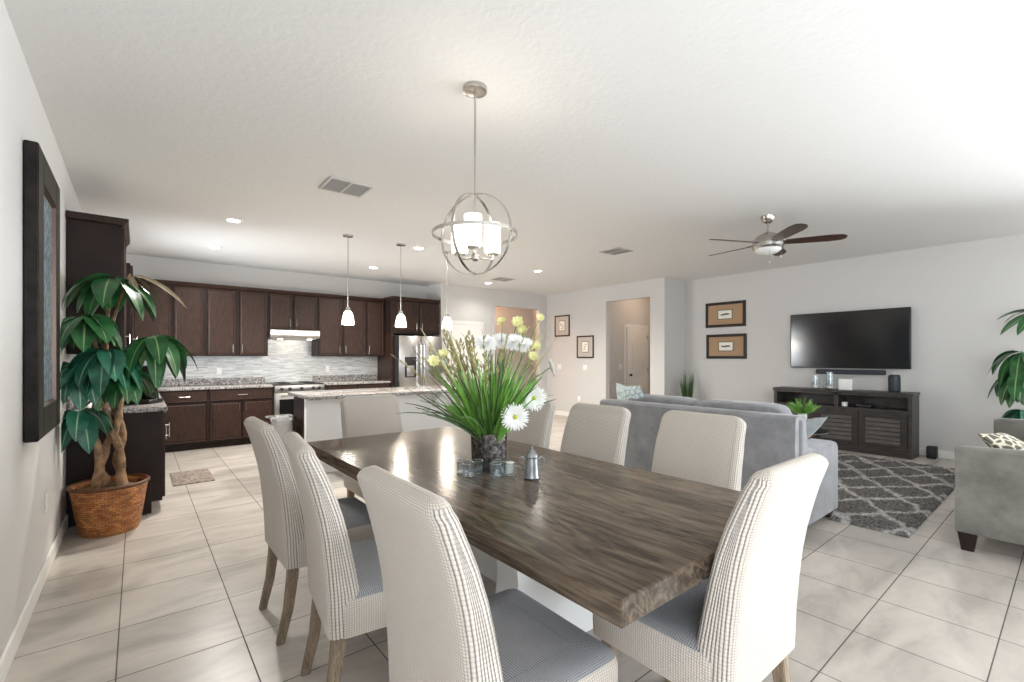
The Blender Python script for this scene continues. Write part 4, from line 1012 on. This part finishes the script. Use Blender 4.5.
# keep foliage off the wall: the tree stands close to it
tr = [[(-.09, -.03, .30), (-.05, -.05, .55), (-.10, -.04, .78), (-.07, -.03, 1.05), (-.05, 0, 1.3)],
      [(-.02, .03, .30), (-.06, .02, .5), (.0, 0, .72), (-.03, 0, 1.0), (0, 0, 1.25)],
      [(.06, -.02, .30), (.07, -.03, .55), (.03, -.05, .75), (.06, -.02, 1.0), (.02, 0, 1.32)],
      [(.10, .02, .30), (.03, .03, .52), (.08, .01, .74), (.0, .01, 1.02), (-.03, 0, 1.45)]]
ftree = faux_tree('broad-leaved potted tree in an orange wicker basket beside the dark kitchen cabinet', (bx_, by_, 0), cl, tr, .235, .365)
for ob in ftree.children:
    if ob.name.startswith('foliage'):
        for v in ob.data.vertices:
            w = v.co.x+bx_
            if w < .03: v.co.x = .03-bx_+ (w-.03)*.06
            if v.co.x+bx_ < .012: v.co.x = .012-bx_
            if v.co.y+by_ > 5.0 and v.co.z > .8: v.co.y = 5.0-by_+(v.co.y+by_-5.0)*.04
rx_, ry_ = 8.32, .33
def loc2(u, v, x): p = at_x(u, v, x); return (p.x-rx_, p.y-ry_, p.z)
cl2 = [(loc2(1022, 352, 8.1), (0, 0, 1.2), rosette(22, -.9, .3, .34, .50, .13, 2.4), 'leaf'),
       (loc2(1018, 372, 8.05), (0, 0, 1.1), rosette(14, -1.1, .0, .30, .42, .12, 2.0), 'leaf'),
       (loc2(1044, 312, 8.2), (0, 0, 1.4), rosette(14, -.3, .4, .34, .48, .13, 1.2), 'leaf'),
       (loc2(1024, 411, 8.2), (0, 0, .8), rosette(20, -.5, .3, .24, .36, .10, 2.0), 'leaf2')]
faux_tree('broad-leaved potted tree standing behind the far arm of the olive loveseat', (rx_, ry_, 0), cl2, [[(0, 0, .3), (.03, .02, .7), (-.02, 0, 1.2), (0, 0, 1.5)], [(.06, .03, .3), (0, .04, .8), (.03, 0, 1.25)]], .22, .34)

# ------------------------------------------------------------------ centrepiece
vx, vy = 1.872, 1.955
t = thing('flower_vase', 'dark mirrored square vase standing mid table full of grasses and daisies', 'vase', (vx, vy, TOP+.001), 0)
MB().loft([rrect(0, 0, .066, .066, .006, 0, 3), rrect(0, 0, .070, .070, .006, .19, 3), rrect(0, 0, .064, .064, .006, .19, 3), rrect(0, 0, .060, .060, .006, .15, 3)]).build('vase_body', 'vase', t, 30)
V0 = Vector((vx, vy, TOP+.16))
def blades(name, label, n, mat, L0, L1, s0, s1, w, dr, seed, bias=Vector()):
    q = random.Random(seed); m_ = MB()
    for i in range(n):
        a = q.uniform(0, 2*PI); s = q.uniform(s0, s1)
        m_.leaf((.045*math.cos(a)*q.random(), .045*math.sin(a)*q.random(), -.03), Vector((math.cos(a)*s, math.sin(a)*s, 1))+bias, q.uniform(L0, L1), w*q.uniform(.6, 1.3), q.uniform(.05, dr), .35, 8, up=Vector((math.sin(a+q.uniform(-1, 1)), -math.cos(a+q.uniform(-1, 1)), .1)))
    o = m_.build(name, mat, None, 60, loc=V0); return tag(o, label, 'foliage', None, 'stuff')
blades('green_grass_bunch', 'bright green long grass blades rising from the square vase', 230, 'grass', .22, .47, .05, .66, .015, .6, 3)
blades('dark_grass_bunch', 'thin dark grass blades fanning out low from the square vase', 90, 'grass_dark', .34, .52, .2, .95, .005, 1.0, 4, -rt_*.22)
blades('broad_leaf_bunch', 'broader green leaves among the grasses in the square vase', 40, 'grass', .20, .36, .1, .7, .055, .8, 6)
sp = random.Random(9); m = MB()
for i in range(52):
    a = sp.uniform(0, 2*PI); s = sp.uniform(.05, .75); d = (Vector((math.cos(a)*s, math.sin(a)*s, 1))-rt_*.28).normalized(); Ls = sp.uniform(.46, .66)
    p0_ = Vector((0, 0, -.02)); p1_ = p0_+d*Ls*.6; p2_ = p0_+d*Ls+Vector((d.x*.05, d.y*.05, -.02)); m.tube([p0_, p1_, p2_], .0016, 5)
    for k in range(9):
        b_ = p1_.lerp(p2_, .2+.1*k); an = sp.uniform(0, 2*PI)
        m.leaf(b_, d+Vector((math.cos(an), math.sin(an), 0))*.5, .035, .010, .2, .3, 3)
tag(m.build('dried_grass_spray', 'straw', None, 60, loc=V0), 'olive and straw seed-head sprays on the kitchen side of the vase', 'foliage', None, 'stuff')
def flower(name, label, cat, pos, nrm, r, group, petals=30, rows=2, pw=.085, mat='petal', eye=True, cup=.12):
    pos = Vector(pos); nrm = Vector(nrm).normalized()
    t = thing(name, label, cat, pos, 0, group)
    q = nrm.to_track_quat('Z', 'Y').to_matrix().to_4x4(); m_ = MB(); m_.X = q
    for rw in range(rows):
        n_ = petals-rw*5; rr = r*(1-.17*rw)
        for k in range(n_):
            a = 2*PI*(k+.5*rw)/n_+rnd.uniform(-.05, .05); e_ = cup+.22*rw+rnd.uniform(-.08, .08)
            d = Vector((math.cos(a)*math.cos(e_), math.sin(a)*math.cos(e_), math.sin(e_)))
            m_.leaf(d*r*.12, d, rr*rnd.uniform(.82, .95), r*pw*2, .0, .2, 4, up=Vector((0, 0, 1)))
    m_.build('petals', mat, t, 60)
    if eye:
        c_ = MB(); c_.X = q; c_.ell((0, 0, r*.08), r*.17, r*.17, r*.12, 12, 8); c_.build('flower_centre', 'daisyeye', t)
    rel = V0-pos; back = -nrm
    MB().tube([back*.004, back*r*.9+rel*.12, rel*.6+Vector((0, 0, .02)), rel], .0026, 6).build('stem', 'stem', t)
    return t
DG = 'white daisies in the square vase'
def front(u, v, y): return at_y(u, v, y)
tc_ = Vector((CX, 0, CH))
for (u, v, y, nx_, r, lab) in ((534, 398, 1.80, None, .069, 'white daisy facing forward, the upper one of the pair beside the vase'),
                              (515, 417, 1.76, None, .071, 'white daisy facing forward, the lower one just above the pewter pot'),
                              (550, 368, 1.86, (.72, -.60, .32), .062, 'white daisy seen edge-on, highest on the sofa side')):
    p = front(u, v, y); n_ = (tc_-p) if nx_ is None else Vector(nx_)
    flower('daisy', lab, 'flower', p, n_, r, DG)
for (u, v, y, r, lab) in ((486, 343, 1.96, .062, 'white chrysanthemum at the kitchen end of the top row'), (501, 341, 2.02, .062, 'white chrysanthemum second in the top row of blooms'),
                         (514, 342, 1.98, .064, 'white chrysanthemum third in the top row of blooms'), (524, 345, 1.94, .058, 'white chrysanthemum at the sofa end of the top row')):
    p = front(u, v, y); flower('chrysanthemum', lab, 'flower', p, Vector((0, 0, 1))*.7+(tc_-p).normalized()*.75, r, 'white chrysanthemums crowning the arrangement', 26, 5, .10, 'petal', False, .0)
for (u, v, y, r, lab) in ((433, 362, 1.92, .030, 'yellow bloom leaning farthest toward the refrigerator, the lower of two'), (443, 355, 1.94, .026, 'yellow bloom beside the refrigerator, the upper of two'),
                         (502, 322, 2.0, .026, 'small yellow bud above the chrysanthemums, kitchen side'), (517, 323, 2.02, .036, 'wide yellow bloom highest over the chrysanthemums'),
                         (523, 331, 2.0, .030, 'yellow bloom just above the sofa end chrysanthemum'), (536, 347, 1.9, .028, 'yellow bloom beside the top row, the upper of two toward the pictures'),
                         (533, 357, 1.88, .028, 'yellow bloom beside the top row, the lower of two toward the pictures'), (540, 318, 1.98, .024, 'slim yellow bud standing tallest toward the far wall')):
    p = front(u, v, y); flower('yellow_flower', lab, 'flower', p, Vector((0, 0, .5))+(tc_-p).normalized()*1.+Vector((rnd.uniform(-.4, .4), rnd.uniform(-.4, .4), 0)), r*1.2, 'yellow blooms in the arrangement', 8, 2, .36, 'yellow', False, .55)
# long pale reeds
for (u, v, y, lab) in ((421, 327, 1.93, 'long pale reed leaning farthest toward the kitchen'), (446, 325, 2.0, 'pale reed rising between the seed heads and the pendant'), (548, 326, 1.98, 'pale reed leaning toward the far wall pictures, the steeper one'), (556, 336, 1.88, 'pale reed leaning toward the far wall pictures, the lower one'), (491, 316, 2.0, 'thin dark upright reed in the middle of the arrangement')):
    p = front(u, v, y)-V0; m = MB(); d = p.normalized(); m.leaf((0, 0, 0), d, p.length, .012, .02, .4, 8, up=Vector((d.y, -d.x, .1)))
    tag(m.build('reed', 'straw' if 'pale' in lab else 'grass_dark', None, 60, loc=V0), lab, 'reed', 'long reeds in the vase')

# votive holders, pewter pot
def votive(label, x, y, rz, candle):
    t = thing('votive_holder', label, 'candle holder', (x, y, TOP+.001), rz, 'glass votive holders')
    n = 6
    for k, (dx, dy) in enumerate(((-.036, 0), (.036, 0), (0, .062))):
        r = .032
        rings = [[(dx+rr*math.cos(2*PI*q/n+.5), dy+rr*math.sin(2*PI*q/n+.5), z) for q in range(n)] for rr, z in ((r*.95, 0), (r, .004), (r*1.04, .062), (r*.92, .062), (r*.85, .012))]
        MB().loft(rings).build('glass_cup', 'glass', t, 0)
        if candle and k == 1: MB().lathe([(.020, .013), (.020, .064), (.017, .066)], (dx, dy, 0), 14).build('candle', 'wax', t)
        MB().ring((dx, dy, .062), r*.98, .0018, (1, 0, 0), (0, 1, 0), 6, 6).build('cup_rim', 'chrome', t, 0)
        MB().lathe([(r*1.02, 0), (r*1.04, .004), (r*.9, .006)], (dx, dy, 0), 6).build('cup_base', 'chrome', t, 0)
votive('clear glass votive holder cluster nearest the wall-side chairs', 1.735, 1.90, R(20), False)
votive('clear glass votive holder cluster with a white candle beside the pewter pot', 1.835, 1.79, R(-25), True)
t = thing('pewter_pot', 'small lidded pewter pot with two handles on the dining table', 'pot', (1.915, 1.665, TOP+.001))
MB().lathe([(.036, 0), (.039, .006), (.036, .018), (.034, .05), (.031, .085), (.030, .098), (.033, .102), (.030, .106)], n=28).build('pot_body', 'pewter', t)
MB().lathe([(.032, .106), (.030, .114), (.018, .13), (.010, .136), (.006, .140), (.007, .148), (.003, .154)], n=24).build('lid', 'pewter', t)
for s in (-1, 1):
    dd = rt_*s
    MB().tube([dd*.031+Vector((0, 0, .092)), dd*.045+Vector((0, 0, .105)), dd*.060+Vector((0, 0, .095)), dd*.060+Vector((0, 0, .075)), dd*.046+Vector((0, 0, .060)), dd*.044+Vector((0, 0, .045)), dd*.034+Vector((0, 0, .035))], .0035, 7).build('handle', 'pewter', t)

# ------------------------------------------------------------------ light and camera
w = bpy.data.worlds.new('sky'); bpy.context.scene.world = w; w.use_nodes = True
bg = w.node_tree.nodes['Background']; bg.inputs[0].default_value = (.82, .90, 1., 1); bg.inputs[1].default_value = 1.0
def daylight(name, loc, power, rz, wx, wz, spread=115.):
    a = light(name, 'AREA', loc, power, (.90, .95, 1.), shape='RECTANGLE', size=wx, size_y=wz, spread=R(spread))
    a.rotation_euler = (R(90), 0, R(rz))
daylight('daylight_added_door', ((WX0+WX1)/2, -5.68, WZ/2), 12., 0, WX1-WX0, WZ)  # area light outside the added sliding door opening
daylight('daylight_added_side_window', (-.16, (LY0+LY1)/2, (SZ0+SZ1)/2), 56., -90, LY1-LY0, SZ1-SZ0, 140.)  # area light for the added opening in the left wall
daylight('daylight_added_right_window', (8.96, (SY0+SY1)/2, (SZ0+SZ1)/2), 380., 90, SY1-SY0, SZ1-SZ0)  # strongest fill, through the added opening in the right wall
daylight('daylight_added_kitchen_window', (-.16, (KY0+KY1)/2, (KZ0+KZ1)/2), 26., -90, KY1-KY0, KZ1-KZ0, 110.)  # area light for the added kitchen opening
light('passage_warm_fill', 'POINT', (6.9, 8.8, 2.7), 16., (1., .52, .26), shadow_soft_size=.1)  # added warm light without a fixture, tans the passage walls
light('side_hall_warm_fill', 'POINT', (9.3, 5.8, 2.7), 5., (1., .72, .52), shadow_soft_size=.1)  # unseen warm light added to tint the side hall paint
for x in (.16, .60): light('hood_lamp_beam', 'SPOT', (2.10+x, 8.36, 1.645), .6, spot_size=R(120), spot_blend=.6, shadow_soft_size=.03)

cam = bpy.data.cameras.new('camera'); co = bpy.data.objects.new('camera', cam); COL.objects.link(co)
co.location = (CX, 0, CH); co.rotation_euler = (R(90), 0, -YAW)
cam.sensor_width = 36.; cam.lens = F/1024*36; cam.shift_y = 17/1024; cam.clip_start = .05
sc = bpy.context.scene; sc.camera = co
vs = sc.view_settings; vs.view_transform = 'Standard'; vs.look = 'None'; vs.gamma = 1.; vs.use_curve_mapping = False; vs.exposure = 1.02
sc.cycles.use_denoising = True; sc.cycles.max_bounces = 12; sc.cycles.diffuse_bounces = 6; sc.cycles.glossy_bounces = 4; sc.cycles.transparent_max_bounces = 12
sc.cycles.sample_clamp_indirect = 6.
